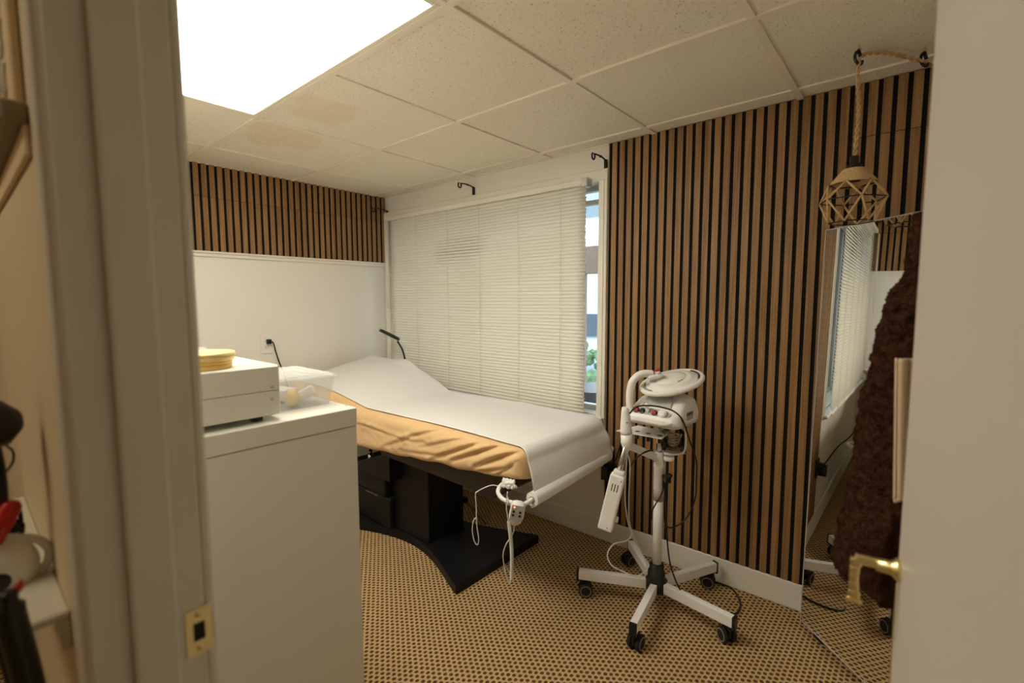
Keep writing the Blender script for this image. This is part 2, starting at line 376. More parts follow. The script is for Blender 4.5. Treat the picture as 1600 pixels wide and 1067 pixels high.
# doorway: jamb, stop, casing on the left side; the right side is behind the open door
b = B()
box(b, (XJ - .018, -2.185, 0), (XJ, YD, 2.05), .002)                     # jamb board
box(b, (XJ, -2.153, 0), (XJ + .012, -2.113, 2.05), .003)                 # stop
jm = struct('door_jamb', b, 'jamb'); jm.name = 'trim_2'
b = B()
box(b, (XJ - .070, -2.1875, 0), (XJ - .008, YH, 2.1), .002, seg=3); box(b, (XJ - .03, -2.1925, 0), (XJ - .012, -2.184, 2.1), .003, seg=3)
box(b, (XJ - .072, -2.190, 0), (XJ - .055, -2.183, 2.1), .003, seg=3)
struct('door_casing', b, 'jamb', jm)
b = B(); box(b, (XJ - .018, YD - .001, 0), (XJ - .004, YD + .012, 2.1), .004); struct('room_casing', b, 'jamb', jm)
b = B(); box(b, (XJ, -2.185, 2.03), (3.325, YD, 2.05)); box(b, (3.308, -2.185, 0), (3.325, YD, 2.03)); struct('far_jamb', b, 'jamb', jm)

# strike plate
z0, y0 = .929, -2.0915
t = thing('strike_plate', 'small brass strike plate with two screws and square latch hole on the left door jamb', 'door hardware', (XJ, y0, z0))
b = B()
def plate(bm, yw, zh, hy, hz):
    # plate with a square hole, lies on x=XJ
    X0, X1 = XJ, XJ + .002
    for (a, c, d, e) in ((-yw, yw, hz, zh), (-yw, yw, -zh, -hz), (-yw, -hy, -hz, hz), (hy, yw, -hz, hz)):
        box(bm, (X0, y0 + a, z0 + d), (X1, y0 + c, z0 + e))
plate(b, .0135, .028, .006, .011)
box(b, (XJ, y0 + .0135, z0 - .014), (XJ + .003, y0 + .0145, z0 + .014), .0005)
part('plate', b, 'brass', t)
b = B(); box(b, (XJ, y0 - .006, z0 - .011), (XJ + .0006, y0 + .006, z0 + .011)); part('latch_hole', b, 'gasket', t)
for s in (-1, 1):
    b = B(); lathe(b, (XJ + .0018, y0, z0 + s * .0205), [(.0035, 0), (.003, .0012)], 12, (1, 0, 0)); part('screw', b, 'brass', t, True)

# ================================================================== SLAT PANELS
def slat_panel(bx0, bx1, z0, z1, side, label, phase, group=None):
    # side 'w': on window wall (runs in x);  'l': on left wall (runs in y)
    if side == 'w': t = thing('slat_wall_panel', label, 'wall panel', ((bx0 + bx1) / 2, -.004, z0), group)
    else: t = thing('slat_wall_panel', label, 'wall panel', (.004, (bx0 + bx1) / 2, z0), group)
    P = .042; G = .0142; D0_, D1_ = .009, .0140
    b = B()
    if side == 'w': box(b, (bx0, -D0_, z0), (bx1, -.0005, z1))
    else: box(b, (.0005, bx0, z0), (D0_, bx1, z1))
    part('felt_backing', b, 'felt', t)
    b = B(); k = math.floor((bx0 - phase) / P) - 1
    while True:
        s0 = phase + k * P + G; s1 = phase + (k + 1) * P; k += 1
        if s0 >= bx1: break
        s0c, s1c = max(s0, bx0 + .0005), min(s1, bx1 - .0005)
        if s1c - s0c < .003: continue
        if side == 'w': box(b, (s0c, -D1_, z0 + .0008), (s1c, -D0_ + .0002, z1 - .0008), .0008)
        else: box(b, (D0_ - .0002, s0c, z0 + .0008), (D1_, s1c, z1 - .0008), .0008)
    b.normal_update()
    for f_ in b.faces:
        n_ = f_.normal; f_.material_index = 0 if abs(n_.y if side == 'w' else n_.x) > .35 else 1
    part('wood_slats', b, ['oak', 'felt'], t)
    return t
ph = 2.815
slat_panel(1.969, 2.479, .118, H, 'w', 'tall oak slat panel directly right of the window, behind the bed roll', ph)
slat_panel(2.479, 2.983, .118, H, 'w', 'tall oak slat panel behind the wheeled facial machine', ph)
slat_panel(2.983, XR, .118, 1.915, 'w', 'oak slat panel behind the corner mirror, lower piece', ph)
slat_panel(2.983, XR, 1.915, H, 'w', 'short oak slat piece at the ceiling behind the hanging rope lamp', ph)
pl = -1.3145
slat_panel(YD, -.885, 1.607, 1.92, 'l', 'lower left oak slat piece above the white wainscot, nearest the doorway', pl)
slat_panel(YD, -.885, 1.92, H, 'l', 'upper left oak slat piece touching the ceiling, nearest the doorway', pl)
slat_panel(-.885, -.003, 1.607, 1.92, 'l', 'lower oak slat piece in the left wall corner beside the window', pl + .002)
slat_panel(-.885, -.003, 1.92, H, 'l', 'upper oak slat piece in the left wall corner under the ceiling', pl + .002)

# ================================================================== BLIND
bx0, bx1 = .10, 1.853
t = thing('venetian_blind', 'closed cream venetian blind covering the whole window', 'blind', ((bx0 + bx1) / 2, -.035, .672))
b = B(); box(b, (bx0 - .02, -.065, 1.915), (bx1 + .005, -.022, 1.945), .003); part('headrail', b, 'blind', t)
b = B(); box(b, (bx1 - .012, -.07, 1.905), (bx1 + .022, -.020, 1.948), .002); part('end_bracket', b, 'steel', t, label='metal end bracket at the right end')
b = B(); n = 62; zt, zb = 1.905, .692; pitch = (zt - zb) / n
for i in range(n):
    zc = zt - i * pitch
    def f(u, v, zc=zc, i=i):
        x = bx0 + u * (bx1 - bx0) + .0015 * sin(i * 2.3)
        tt = (v - .5); X_o = exp(-((i - 14) / 5.5) ** 2) * (.35 + .65 * smoothstep((sin(x * 7.5 + 1.2) + .4) / .5)) * smoothstep((1.62 - x) / .1) * smoothstep((x - .35) / .2); ang = radians(66 - 11 * X_o + 1.8 * sin(i * 1.7) + 3 * sin(u * 5 + i * .25))
        wdt = .0245; crown = .002 * (1 - 4 * tt * tt)
        y = -.04 + tt * wdt * cos(ang) - crown * sin(ang)
        z = zc + tt * -wdt * sin(ang) * -1 - crown * cos(ang) * 0
        z += .0015 * sin(u * 7 + i * .4)
        return (x, y, z)
    grid(b, f, 24, 4)
sl = part('slats', b, 'slat', t, True)
sm = sl.modifiers.new('s', 'SOLIDIFY'); sm.thickness = .0006
b = B(); box(b, (bx0, -.052, .672), (bx1, -.030, .686), .003); part('bottom_rail', b, 'blind', t)
for x in (.16, .45, .78, 1.08, 1.40, 1.70):
    b = B(); tube(b, [(x, -.0555, 1.915), (x, -.0555, .68)], .0011, 5); tube(b, [(x, -.026, 1.915), (x, -.026, .68)], .0011, 5); part('ladder_cord', b, 'cord', t)
b = B(); tube(b, [(.125, -.075, 1.90), (.12, -.078, 1.25)], .004, 8); tube(b, [(.125, -.06, 1.92), (.125, -.075, 1.90)], .002, 6); part('tilt_wand', b, 'white', t, True)

# curtain rod brackets (no rod)
def bracket(x, z, label, s=1):
    t = thing('curtain_rod_bracket', label, 'bracket', (x, -.012, z), 'curtain rod brackets above the window')
    b = B(); box(b, (x - .007, -.004 - .012, z - .035), (x + .007, -.0005 - .012 + .011, z + .03), .001)
    for dz in (-.025, -.008, .018): lathe(b, (x, -.016, z + dz), [(.0035, 0), (.002, .002)], 10, (0, -1, 0))
    part('wall_plate', b, 'blackmat', t)
    b = B(); tube(b, catmull([(x, -.014, z + .028), (x, -.05, z + .035), (x, -.09, z + .036), (x, -.118, z + .034)], 5), .0042, 8)
    lathe(b, (x, -.062, z + .030), [(.006, 0), (.006, .01)], 10, (0, 0, 1)); part('arm', b, 'blackmat', t, True)
    b = B(); tube(b, [(x, -.118 - .0135 + .0135 * cos(a), z + .036 - .0145 + .0145 * sin(a) * 1.1) for a in [radians(q) for q in range(60, -241, -20)]], .0045, 8)
    part('rod_cup', b, 'blackmat', t, True)
    return t
bracket(.045, 1.975, 'black curtain rod bracket at the corner by the slatted left wall')
bracket(.988, 2.012, 'black curtain rod bracket over the middle of the blind')
bracket(1.949, 2.005, 'black curtain rod bracket over the right window casing')

# ================================================================== OUTSIDE
M['asph'] = mat('paving', (.45, .46, .47), .9, var=.1, vscale=3)
M['outw'] = mat('pale_facade', (.75, .79, .82), .8); M['outb'] = mat('brown_board', (.20, .13, .09), .8)
M['outp'] = mat('far_window_glass', (.42, .50, .56), .3); M['outg'] = mat('leaf_green', (.12, .22, .10), .8, var=.5, vscale=20); M['carp'] = mat('silver_blue_car_paint', (.45, .55, .62), .3, metal=.3, coat=1)
M['carg'] = mat('car_glass', (.02, .05, .07), .08); M['rub'] = mat('tyre_rubber', (.015, .015, .016), .8)
b = B(); box(b, (-16, .14, -.35), (16, 16, -.25)); struct('ground_outside', b, 'asph')
t = thing('facade', 'pale building facade across the street outside the window', 'building', (0, 9.4, -.25))
b = B(); box(b, (-14, 9.2, -.25), (14, 9.6, 2.9)); part('wall', b, 'outw', t)
for k in range(7):
    x = -12 + k * 3.6; b = B(); box(b, (x, 9.14, .7), (x + 1.3, 9.22, 2.1), .01); part('window', b, 'outp', t)
t = thing('porch_awning', 'pale blue porch roof board with dark edge outside the window', 'awning', (0, 1.4, 2.15))
b = B(); box(b, (-4, .3, 2.22), (5, 1.9, 2.27)); part('soffit', b, 'outw', t)
b = B(); box(b, (-4, 1.88, 2.12), (5, 1.94, 2.22)); part('fascia', b, 'outp', t)
b = B(); box(b, (-.3, 2.3, 1.60), (.95, 2.4, 1.90), .01); box(b, (.30, 2.32, -.25), (.38, 2.38, 1.61)); one('street_sign_board', b, 'outb', 'brown board on a post outside the window, seen through the narrow gap', 'sign')
def car(x, y):
    t = thing('parked_car', 'silver blue parked car seen through the gap beside the blind', 'car', (x, y, -.25))
    prof = [(-2.1, .25), (-2.1, .75), (-1.5, .9), (-.8, 1.38), (.7, 1.4), (1.3, .95), (2.05, .8), (2.15, .3)]
    def pr(bm, pf, y0, y1):
        a = [bm.verts.new((x + p[0], y + y0, p[1] - .25)) for p in pf]; c = [bm.verts.new((x + p[0], y + y1, p[1] - .25)) for p in pf]; n = len(pf)
        fs = [bm.faces.new(a), bm.faces.new(c[::-1])] + [bm.faces.new((a[k], c[k], c[(k + 1) % n], a[(k + 1) % n])) for k in range(n)]
        bmesh.ops.recalc_face_normals(bm, faces=fs)
    b = B(); pr(b, prof, -.8, .8); bmesh.ops.bevel(b, geom=b.edges[:], offset=.06, segments=2, affect='EDGES'); part('body', b, 'carp', t, True)
    b = B(); pr(b, [(-1.3, .93), (-.78, 1.31), (-.1, 1.33), (-.1, .95)], -.82, .82); pr(b, [(0, .95), (0, 1.33), (.66, 1.33), (1.1, .97)], -.82, .82); part('side_windows', b, 'carg', t)
    for wx in (-1.35, 1.35):
        for wy in (-.82, .62):
            b = B(); lathe(b, (x + wx, y + wy, .06), [(.31, 0), (.33, .05), (.33, .15), (.31, .2)], 20, (0, 1, 0)); part('wheel', b, 'rub', t)
car(-1.4, 5.6)
b = B()
for k in range(60):
    c = Vector((random.uniform(-.9, .9), random.uniform(3.0, 3.4), random.uniform(-.2, .75))); bmesh.ops.create_icosphere(b, subdivisions=1, radius=random.uniform(.06, .14), matrix=Matrix.Translation(c))
one('shrub', b, 'outg', 'low green shrub outside the window', 'shrub')
b = B(); lathe(b, (1.53, .62, -.25), [(.16, 0), (.2, .88), (.21, .96), (.19, .96)], 20); one('black_planter', b, 'black', 'black planter standing outside under the window', 'planter')

# ================================================================== BED
BY0, BY1, BXF = -.865, -.225, 2.085
def bump(x):
    t_ = max(0, min(1, (.97 - x) / .55)); return 1 - (1 - t_) ** 1.8
def htop(x, y):
    s = max(0, min(1, (y - BY0) / (BY1 - BY0)))
    return .734 + bump(x) * (.05 + .10 * smoothstep(s * .9 + .1)) + .004 * sin(x * 5)
def zbot(x): return .503 + (x - .95) * .078 if x > .3 else .50
bed = thing('treatment_bed', 'facial treatment bed with black column base standing along the window', 'bed', (1.1, -.54, 0))
# hourglass plinth
pts = []
def arc(side):
    o = []
    for k in range(0, 25):
        s = k / 24; x = 1.714 - s * 1.04
        dip = .150 * sin(pi * s) ** 1.15
        o.append((x, (-.872 + dip) if side < 0 else (-.262 - dip)))
    return o
pts = arc(-1) + arc(1)[::-1]
b = B(); prism(b, pts, 0.001, .045, .003); part('plinth', b, 'plinth', bed)
b = B(); box(b, (1.0, -.71, .045), (1.335, -.46, .50), .003); part('column', b, 'plinth', bed)
b = B(); box(b, (.60, -.755, .226), (1.02, -.45, .345), .010, seg=2); box(b, (.60, -.750, .046), (1.05, -.45, .220), .006); mo = part('motor_box', b, 'plinth', bed)
b = B(); box(b, (.82, -.7525, .211), (.90, -.7495, .214)); box(b, (.91, -.7525, .209), (.935, -.7495, .214)); part('clip', b, 'steel', mo)
b = B(); va = [b.verts.new((p[0], -.78, p[1])) for p in ((1.10, .50), (.72, .36), (.72, .34), (1.10, .34))]; vb = [b.verts.new((v.co.x, -.46, v.co.z)) for v in va]
fs = [b.faces.new(va), b.faces.new(vb[::-1])] + [b.faces.new((va[k], vb[k], vb[(k + 1) % 4], va[(k + 1) % 4])) for k in range(4)]
bmesh.ops.recalc_face_normals(b, faces=fs); part('brace', b, 'plinth', bed)
b = B(); box(b, (.16, -.80, .585), (1.06, -.29, .615), .004); part('slat_base', b, 'brown', bed)
# underframe: a wedge-ended dark brown tray
b = B()
a = [(1.04, .56), (1.09, .498), (1.90, .482), (1.985, .545), (1.985, .62), (1.04, .62)]
va = [b.verts.new((p[0], -.82, p[1])) for p in a]; vb = [b.verts.new((p[0], -.26, p[1])) for p in a]
fs = [b.faces.new(va), b.faces.new(vb[::-1])] + [b.faces.new((va[k], vb[k], vb[(k + 1) % 6], va[(k + 1) % 6])) for k in range(6)]
bmesh.ops.recalc_face_normals(b, faces=fs); bmesh.ops.bevel(b, geom=b.edges[:], offset=.004, segments=2, affect='EDGES'); part('underframe', b, 'brown', bed)
for y in (-.70, -.38):
    b = B(); tube(b, [(.80, y, .36), (.80, y, .62)], .010, 12); tube(b, [(.80, y, .36), (.80, y, .42)], .015, 12); part('lift_rod', b, 'chrome', bed, True)
b = B()
def mf(bm, y0, y1):
    n = 30
    for side in range(1):
        V = []
        for i in range(n + 1):
            x = .14 + (BXF - .05 - .14) * i / n
            ring = [(x, y0, .60), (x, y1, .60), (x, y1, htop(x, y1) - .03), (x, (y0 + y1) / 2, htop(x, (y0 + y1) / 2) - .03), (x, y0, htop(x, y0) - .03)]
            V.append([bm.verts.new(p) for p in ring])
        for i in range(n):
            for k in range(5): bm.faces.new((V[i][k], V[i + 1][k], V[i + 1][(k + 1) % 5], V[i][(k + 1) % 5]))
        bm.faces.new(V[0][::-1]); bm.faces.new(V[-1])
    bmesh.ops.recalc_face_normals(bm, faces=bm.faces[:])
mf(b, BY0 + .035, BY1 - .035); part('mattress', b, 'black', bed)
# paper bar at the foot
rollA = Vector((2.128, -.852, .551)); rollB = Vector((2.108, -.232, .566)); rd = (rollB - rollA).normalized()
b = B()
tube(b, catmull([(1.96, -.80, .570), (1.982, -.870, .573), (2.01, -.915, .568), (2.055, -.935, .558), (2.105, -.922, .552), tuple(rollA - rd * .05), tuple(rollA), ], 6) + [rollB, rollB + rd * .03], .0085, 12)
tube(b, catmull([tuple(rollB + rd * .03), (2.08, -.15, .58), (1.98, -.20, .58)], 6), .0085, 10)
part('paper_bar', b, 'enamel', bed, True, 'white bent tube carrying the paper roll')
b = B()
random.seed(21)
bp_ = [Vector((2.022 + .034 * sin(k * 1.9) * (.5 + .5 * random.random()), -.868 + .012 * cos(k * 2.3), .592 + .014 * sin(k * 2.9 + 1))) for k in range(16)]
tube(b, catmull(bp_, 5), [.0075 + .002 * sin(k) for k in range(76)], 8)
part('bar_clamp', b, 'white', bed, True)

# fitted tan sheet: rounded box with creases
segs = []
for L_ in ([(703, 721), (754, 705), (795, 694)], [(741, 730), (779, 716), (818, 706)], [(671, 719), (728, 700), (745, 694)], [(598, 699), (645, 682), (690, 672)],
           [(556, 662), (579, 668), (607, 680)], [(607, 680), (640, 690), (665, 692)], [(745, 738), (785, 733), (805, 722)], [(620, 705), (680, 712), (700, 706)], [(640, 668), (628, 690), (618, 700)], [(590, 650), (572, 662), (560, 670)], [(770, 745), (790, 735), (800, 728)], [(655, 700), (700, 690), (720, 688)]):
    q = [ony(u, v, -.87) for u, v in L_]; q = catmull(q, 5); segs.append([(p.x, p.z) for p in q])
AMP = [.020, .022, .014, .010, .014, .009, .012, .008, .006, .005, .012, .008]; WD = [.010, .011, .010, .010, .007, .008, .008, .010, .005, .005, .006, .008]
def crease(x, z):
    d = 0
    for s_, A, W in zip(segs, AMP, WD):
        best = 9; bt = 0; sg = 0
        for k in range(len(s_) - 1):
            ax, az = s_[k]; bx_, bz = s_[k + 1]; vx, vz = bx_ - ax, bz - az; L2 = vx * vx + vz * vz + 1e-12
            tt = max(0, min(1, ((x - ax) * vx + (z - az) * vz) / L2)); dx, dz = x - ax - vx * tt, z - az - vz * tt
            dd = dx * dx + dz * dz
            if dd < best: best = dd; bt = (k + tt) / (len(s_) - 1); sg = 1 if (vx * dz - vz * dx) > 0 else -1
        dist = sqrt(best) * sg
        env = sin(pi * min(1, max(0, .08 + bt * .88))) ** .7
        q = dist / W
        d += A * env * (-.75 * exp(-q * q * 1.6) + .6 * exp(-((q - 1.7) / 1.4) ** 2))
    return d
def rbox_sheet():
    bm = B(); x0, x1, y0, y1 = .12, BXF, BY0, BY1; r = .052
    bmesh.ops.create_cube(bm, size=2)
    fs = bm.faces[:]
    bm2 = B()
    nx, ny, nz = 220, 44, 26
    def put(a, bb, c):
        # a,bb,c in [0,1]
        X = x0 + a * (x1 - x0); Y = y0 + bb * (y1 - y0)
        zt_ = htop(X, Y); zb_ = zbot(X)
        if bb == 0 and c == 0: pass
        Z = zb_ + c * (zt_ - zb_)
        rr = min(r, (zt_ - zb_) / 2 - .001)
        cl = Vector((min(max(X, x0 + rr), x1 - rr), min(max(Y, y0 + rr), y1 - rr), min(max(Z, zb_ + rr * .55), zt_ - rr)))
        d = Vector((X, Y, Z)) - cl
        if d.length > 1e-9:
            d.normalize(); p = cl + Vector((d.x * rr, d.y * rr, d.z * (rr if d.z > 0 else rr * .55)))
        else: p = Vector((X, Y, Z))
        n = Vector((d.x, d.y, d.z * .3))
        side = smoothstep((y0 + .055 - p.y) / .04)
        foot = smoothstep((p.x - (x1 - .05)) / .04)
        if side > 0:
            p.y -= side * (crease(p.x, p.z) + .006 * noise.noise(Vector((p.x * 5, p.z * 14, 1))) + .003 * noise.noise(Vector((p.x * 22 + p.z * 30, p.z * 20, 4))))
            low = max(0, 1 - (p.z - zb_) / .05)
            p.z += low * .008 * sin(p.x * 21) * sin(p.x * 8 + 1) ; p.y += low ** 2 * .03
        p.x += foot * .004 * noise.noise(Vector((p.y * 9, p.z * 16, 2)))
        if d.z > .7: p.z += .002 * noise.noise(Vector((p.x * 6, p.y * 9, 0)))
        return p
    bm.free()
    grid(bm2, lambda u, v: put(u, 0, v), nx, nz)
    grid(bm2, lambda u, v: put(u, v, 1), nx, ny)
    grid(bm2, lambda u, v: put(u, 1, 1 - v), nx, nz)
    grid(bm2, lambda u, v: put(1, u, v), ny, nz)
    grid(bm2, lambda u, v: put(0, u, 1 - v), ny, nz)
    bmesh.ops.remove_doubles(bm2, verts=bm2.verts[:], dist=.0004)
    bmesh.ops.recalc_face_normals(bm2, faces=bm2.faces[:])
    return bm2
one('fitted_sheet', rbox_sheet(), 'sheet', 'wrinkled tan fitted sheet hugging the mattress of the treatment bed', 'sheet', True)

# paper strip over the bed, down the foot, to the roll
PY0, PY1 = -.826, -.228
def paperf(u, v):
    Ltop = BXF - .045 - .14
    s = u * (Ltop + .30)
    y = PY0 + v * (PY1 - PY0)
    e = smoothstep((.5 - abs(v - .5)) / .06)
    if s < Ltop:
        x = .14 + s; z = htop(x, y) + .006
        z += .0018 * noise.noise(Vector((x * 4, y * 7, 3))) + .001 * noise.noise(Vector((x * 20, y * 12, 5)))
        if v > .88:      # loose far edge, ruffled where the bed head rises
            q = (v - .88) / .12; z += q * (.012 + .050 * max(0, noise.noise(Vector((x * 4.5, 0, 7)))) * smoothstep((1.05 - x) / .1)) - q * q * .006
            y += q * .012 * noise.noise(Vector((x * 6, 1, 7)))
        hd = smoothstep((.30 - x) / .15)
        z += hd * .012 * max(0, sin(y * 24 + x * 9)) * smoothstep((v - .5) / .4)
        return (x, y, z)
    s -= Ltop; xe = BXF - .045; r = .05; zt_ = htop(xe, y) + .006
    Y = y + .02 * smoothstep(s / .25) * -1 * (1 - v) * .8
    if s < r * pi / 2:
        a = s / r; p = Vector((xe + r * sin(a), Y, zt_ - r + r * cos(a)))
    else:
        q = (s - r * pi / 2) / (.30 - r * pi / 2)
        top = Vector((xe + r, Y, zt_ - r)); end = Vector((rollA.x + .002, Y, rollA.z + .024))
        p = top.lerp(end, q); p.x += sin(pi * q) * .006
    wv = smoothstep(s / .08)
    p.x += wv * (.004 * noise.noise(Vector((y * 9, p.z * 9, 1))) + .010 * smoothstep((v - .8) / .2) * (1 + sin(p.z * 60)) * .5)
    return p
b = B(); grid(b, paperf, 150, 60)
pp = one('table_paper', b, 'paper', 'white exam paper strip spread over the bed and hanging down its foot end', 'paper', True)
sm = pp.modifiers.new('s', 'SOLIDIFY'); sm.thickness = .0008; sm.offset = 1
# roll
t = thing('paper_roll', 'white paper roll on the bent tube at the foot of the bed', 'paper roll', tuple(rollA))
b = B(); Lr = (rollB - rollA).length
lathe(b, rollA, [(.0125, 0), (.0275, 0), (.0275, Lr * .5), (.0275, Lr), (.0125, Lr), (.0125, 0)], 32, rd, cap=False)
part('paper', b, 'paper', t, True).data.shade_flat()
b = B(); lathe(b, rollA - rd * .001, [(.0095, 0), (.0125, 0), (.0125, .02), (.0095, .02), (.0095, 0)], 24, rd, cap=False); part('cardboard_core', b, 'shelf', t)
b = B()
def lf(u, v):
    a = radians(-30 - 70 * u); p = rollA + rd * (v * Lr); ex = Vector((1, 0, 0)); return p + Vector((cos(a), 0, sin(a))) * (.0283 + .006 * u * u)
grid(b, lf, 8, 10); q = part('loose_end', b, 'paper', t, True); q.modifiers.new('s', 'SOLIDIFY').thickness = .0006

# hand control
n = Vector((1, -1, 0)).normalized()
hc = Vector((2.095, -.962, 0)); HP = lambda u, v: onplane(u, v, (2.09, -.965, .5), FH)
t = thing('hand_control', 'pale grey bed hand control with red light and four buttons hanging from the bar', 'remote control', tuple(HP(808, 790)))
ctr = HP(807, 801); ez = (HP(811, 779) - HP(803, 820)).normalized(); ex = RH.copy(); ex = (ex - ez * ex.dot(ez)).normalized(); ey = ez.cross(ex)
b = B()
out = [(-.026, .034), (-.016, .046), (.016, .046), (.028, .036), (.029, -.014), (.020, -.040), (.002, -.050), (-.016, -.044), (-.026, -.020)]
va = [b.verts.new(ctr + ex * p[0] + ez * p[1] - FH * .010) for p in out]; vb = [b.verts.new(ctr + ex * p[0] + ez * p[1] + FH * .010) for p in out]
N_ = len(out); fs = [b.faces.new(va), b.faces.new(vb)] + [b.faces.new((va[k], vb[k], vb[(k + 1) % N_], va[(k + 1) % N_])) for k in range(N_)]
bmesh.ops.recalc_face_normals(b, faces=fs); bmesh.ops.bevel(b, geom=b.edges[:], offset=.004, segments=3, affect='EDGES'); part('body', b, 'white', t, True)
b = B(); obox(b, ctr + ez * .002 + ex * .001 - FH * .0103, ex, FH, ez, (.046, .0008, .060), .0002, 1); part('face_plate', b, 'grey', t)
b = B(); lathe(b, ctr + ex * -.012 + ez * .024 - FH * .0108, [(.0032, 0), (.001, .0014)], 12, -FH); part('indicator_light', b, 'led', t, label='glowing red light')
for dx in (-.012, .013):
    for dz in (.007, -.007):
        b = B(); lathe(b, ctr + ex * dx + ez * dz - FH * .0108, [(.0052, 0), (.0045, .0012)], 14, -FH); part('button', b, 'black', t)
b = B(); tube(b, [ctr + ez * .036 + ex * .002 - FH * .004] + [Vector((2.075, -.934, .556)) + UP * .012 * cos(a) + FH * .012 * sin(a) for a in [radians(k) for k in range(-150, 120, 30)]], .004, 8); part('hook', b, 'white', t, True)
# coiled cord
b = B(); P0 = HP(795, 814); P1 = HP(799, 905); ncoil = 44; pts = []
for k in range(ncoil * 10 + 1):
    s = k / (ncoil * 10); c = P0.lerp(P1, s) + RH * .006 * sin(s * 3.0) * 1; a = 2 * pi * ncoil * s
    pts.append(c + RH * .006 * cos(a) + FH * .006 * sin(a))
tube(b, pts, .0016, 5); tube(b, catmull([HP(793, 768), HP(791, 790), HP(793, 806), P0], 6), .002, 6)
tube(b, catmull([P1, HP(795, 911), HP(791, 900), HP(786, 870), HP(790, 852), HP(799, 838), HP(803, 828), HP(803, 819)], 6), .0021, 6)
part('coiled_cord', b, 'cord', t, True)
# loose cord from the frame
b = B(); UPl = lambda u, v: onplane(u, v, (1.99, -.89, .5), FH)
tube(b, catmull([UPl(784, 761), UPl(770, 758), UPl(757, 762), UPl(746, 768), UPl(743, 772), UPl(744, 790), UPl(745, 820), UPl(748, 842), UPl(746, 851), UPl(741, 845), UPl(738, 828), UPl(740, 813), UPl(744, 809)], 6), .0022, 6)
one('bed_cord', b, 'cord', 'thin white cord looping down from the underframe of the bed', 'cord', True)

# ================================================================== CABINET AND WHAT STANDS ON IT
CX = 2.092; CYR = -1.568; CZ = 1.03
t = thing('cabinet', 'tall white laminate cabinet just inside the doorway', 'cabinet', (1.77, -1.81, 0))
b = B(); box(b, (1.45, -2.05, .001), (CX - .001, CYR, CZ - .050), .002); part('body', b, 'cab', t)
b = B(); box(b, (1.448, -2.052, CZ - .048), (CX, CYR + .001, CZ), .0018); part('top_panel', b, 'cab', t)
b = B(); lathe(b, onz(541, 634, CZ), [(.004, 0), (.003, .0008)], 12); part('cam_screw', b, 'grey', t)
# the box
bxz0, bxz1 = CZ + .013, CZ + .132
t = thing('drawer_box', 'low white two drawer metal box on black feet, standing on the cabinet', 'box', (1.9, -1.88, bxz0))
b = B(); box(b, (1.755, -2.045, bxz0), (2.060, -1.752, bxz1), .002)
part('body', b, 'cab', t)
b = B(); box(b, (2.060, -2.04, bxz0 + .0605), (2.0655, -1.756, bxz1 - .002), .001); part('drawer', b, 'cab', t)
b = B(); box(b, (2.060, -2.04, bxz0 + .002), (2.0655, -1.756, bxz0 + .0593), .001); part('drawer', b, 'cab', t)
for z in (bxz0 + .083, bxz0 + .050):
    b = B(); c = onx(425, 604 if z > bxz0 + .07 else 623, 2.0655); lathe(b, c, [(.0038, 0), (.0042, .002), (.002, .0035)], 14, (1, 0, 0)); part('screw_knob', b, 'steel', t, True)
for x, y in ((2.035, -1.800), (2.035, -2.0), (1.79, -1.79), (1.79, -2.0)):
    b = B(); box(b, (x - .012, y - .012, CZ), (x + .012, y + .012, bxz0 + .001), .002); part('foot', b, 'black', t)
# tubs
def tub(c, r, h, m1, label, nm='wax_tub', seam=True):
    t = thing(nm, label, 'tub', tuple(c))
    b = B(); lathe(b, c, [(r * .97, 0), (r, .002), (r * 1.005, h * .60), (r * .99, h * .62)], 40); part('base', b, m1, t, True)
    b = B(); lathe(b, c + UP * (h * .64), [(r * 1.0, 0), (r * 1.02, .001), (r * 1.02, h * .32), (r * 1.005, h * .36), (r * .93, h * .36), (r * .91, h * .31)], 40); part('lid', b, m1, t, True)
    return t
tz = bxz1
c1_ = onz(322, 577, tz); c1_ = Vector((1.985, -1.900, tz))
tub(c1_, .068, .018, 'yellow', 'yellow round tub on the white box, bottom of the stack')
tub(c1_ + Vector((.0, .004, .0185)), .070, .018, 'yellow2', 'pale yellow round tub resting on top of another yellow tub')
ctz = onx(315, 543, 1.87).z - tz; tub(Vector((1.87, onx(300, 543, 1.87).y - .012, tz)), .042, ctz, 'clear', 'clear round container behind the yellow tubs', 'clear_tub')
# plastic container
LZ = CZ + .085
t = thing('plastic_container', 'clear lidded plastic container on the cabinet top beside the white box', 'container', (1.90, -1.65, CZ))
x0, x1, y0, y1 = 1.80, 1.995, -1.724, -1.592
def shell(bm, x0, x1, y0, y1, z0, z1, tp, th):
    def ring(e, z): return [(x0 - e, y0 - e, z), (x1 + e, y0 - e, z), (x1 + e, y1 + e, z), (x0 - e, y1 + e, z)]
    R_ = [ring(0, z0), ring(tp, z1), ring(tp - th, z1), ring(-th, z0 + th)]
    V = [[bm.verts.new(p) for p in r] for r in R_]
    bm.faces.new(V[0][::-1]); bm.faces.new(V[3])
    for a, c in zip(V, V[1:]):
        for k in range(4): bm.faces.new((a[k], a[(k + 1) % 4], c[(k + 1) % 4], c[k]))
b = B(); shell(b, x0, x1, y0, y1, CZ + .0005, LZ - .006, .012, .0015); bmesh.ops.recalc_face_normals(b, faces=b.faces[:]); part('tray', b, 'clear', t)
b = B(); box(b, (x0 - .02, y0 - .02, LZ - .008), (x1 + .02, y1 + .02, LZ), .003, seg=2); box(b, (x0 - .004, y0 - .004, LZ), (x1 + .004, y1 + .004, LZ + .004), .002)
for k in range(4): box(b, (x0 + .01, y0 + .02 + k * .033, LZ + .004), (x1 - .01, y0 + .03 + k * .033, LZ + .0055), .0008)
part('lid', b, 'clear', t)
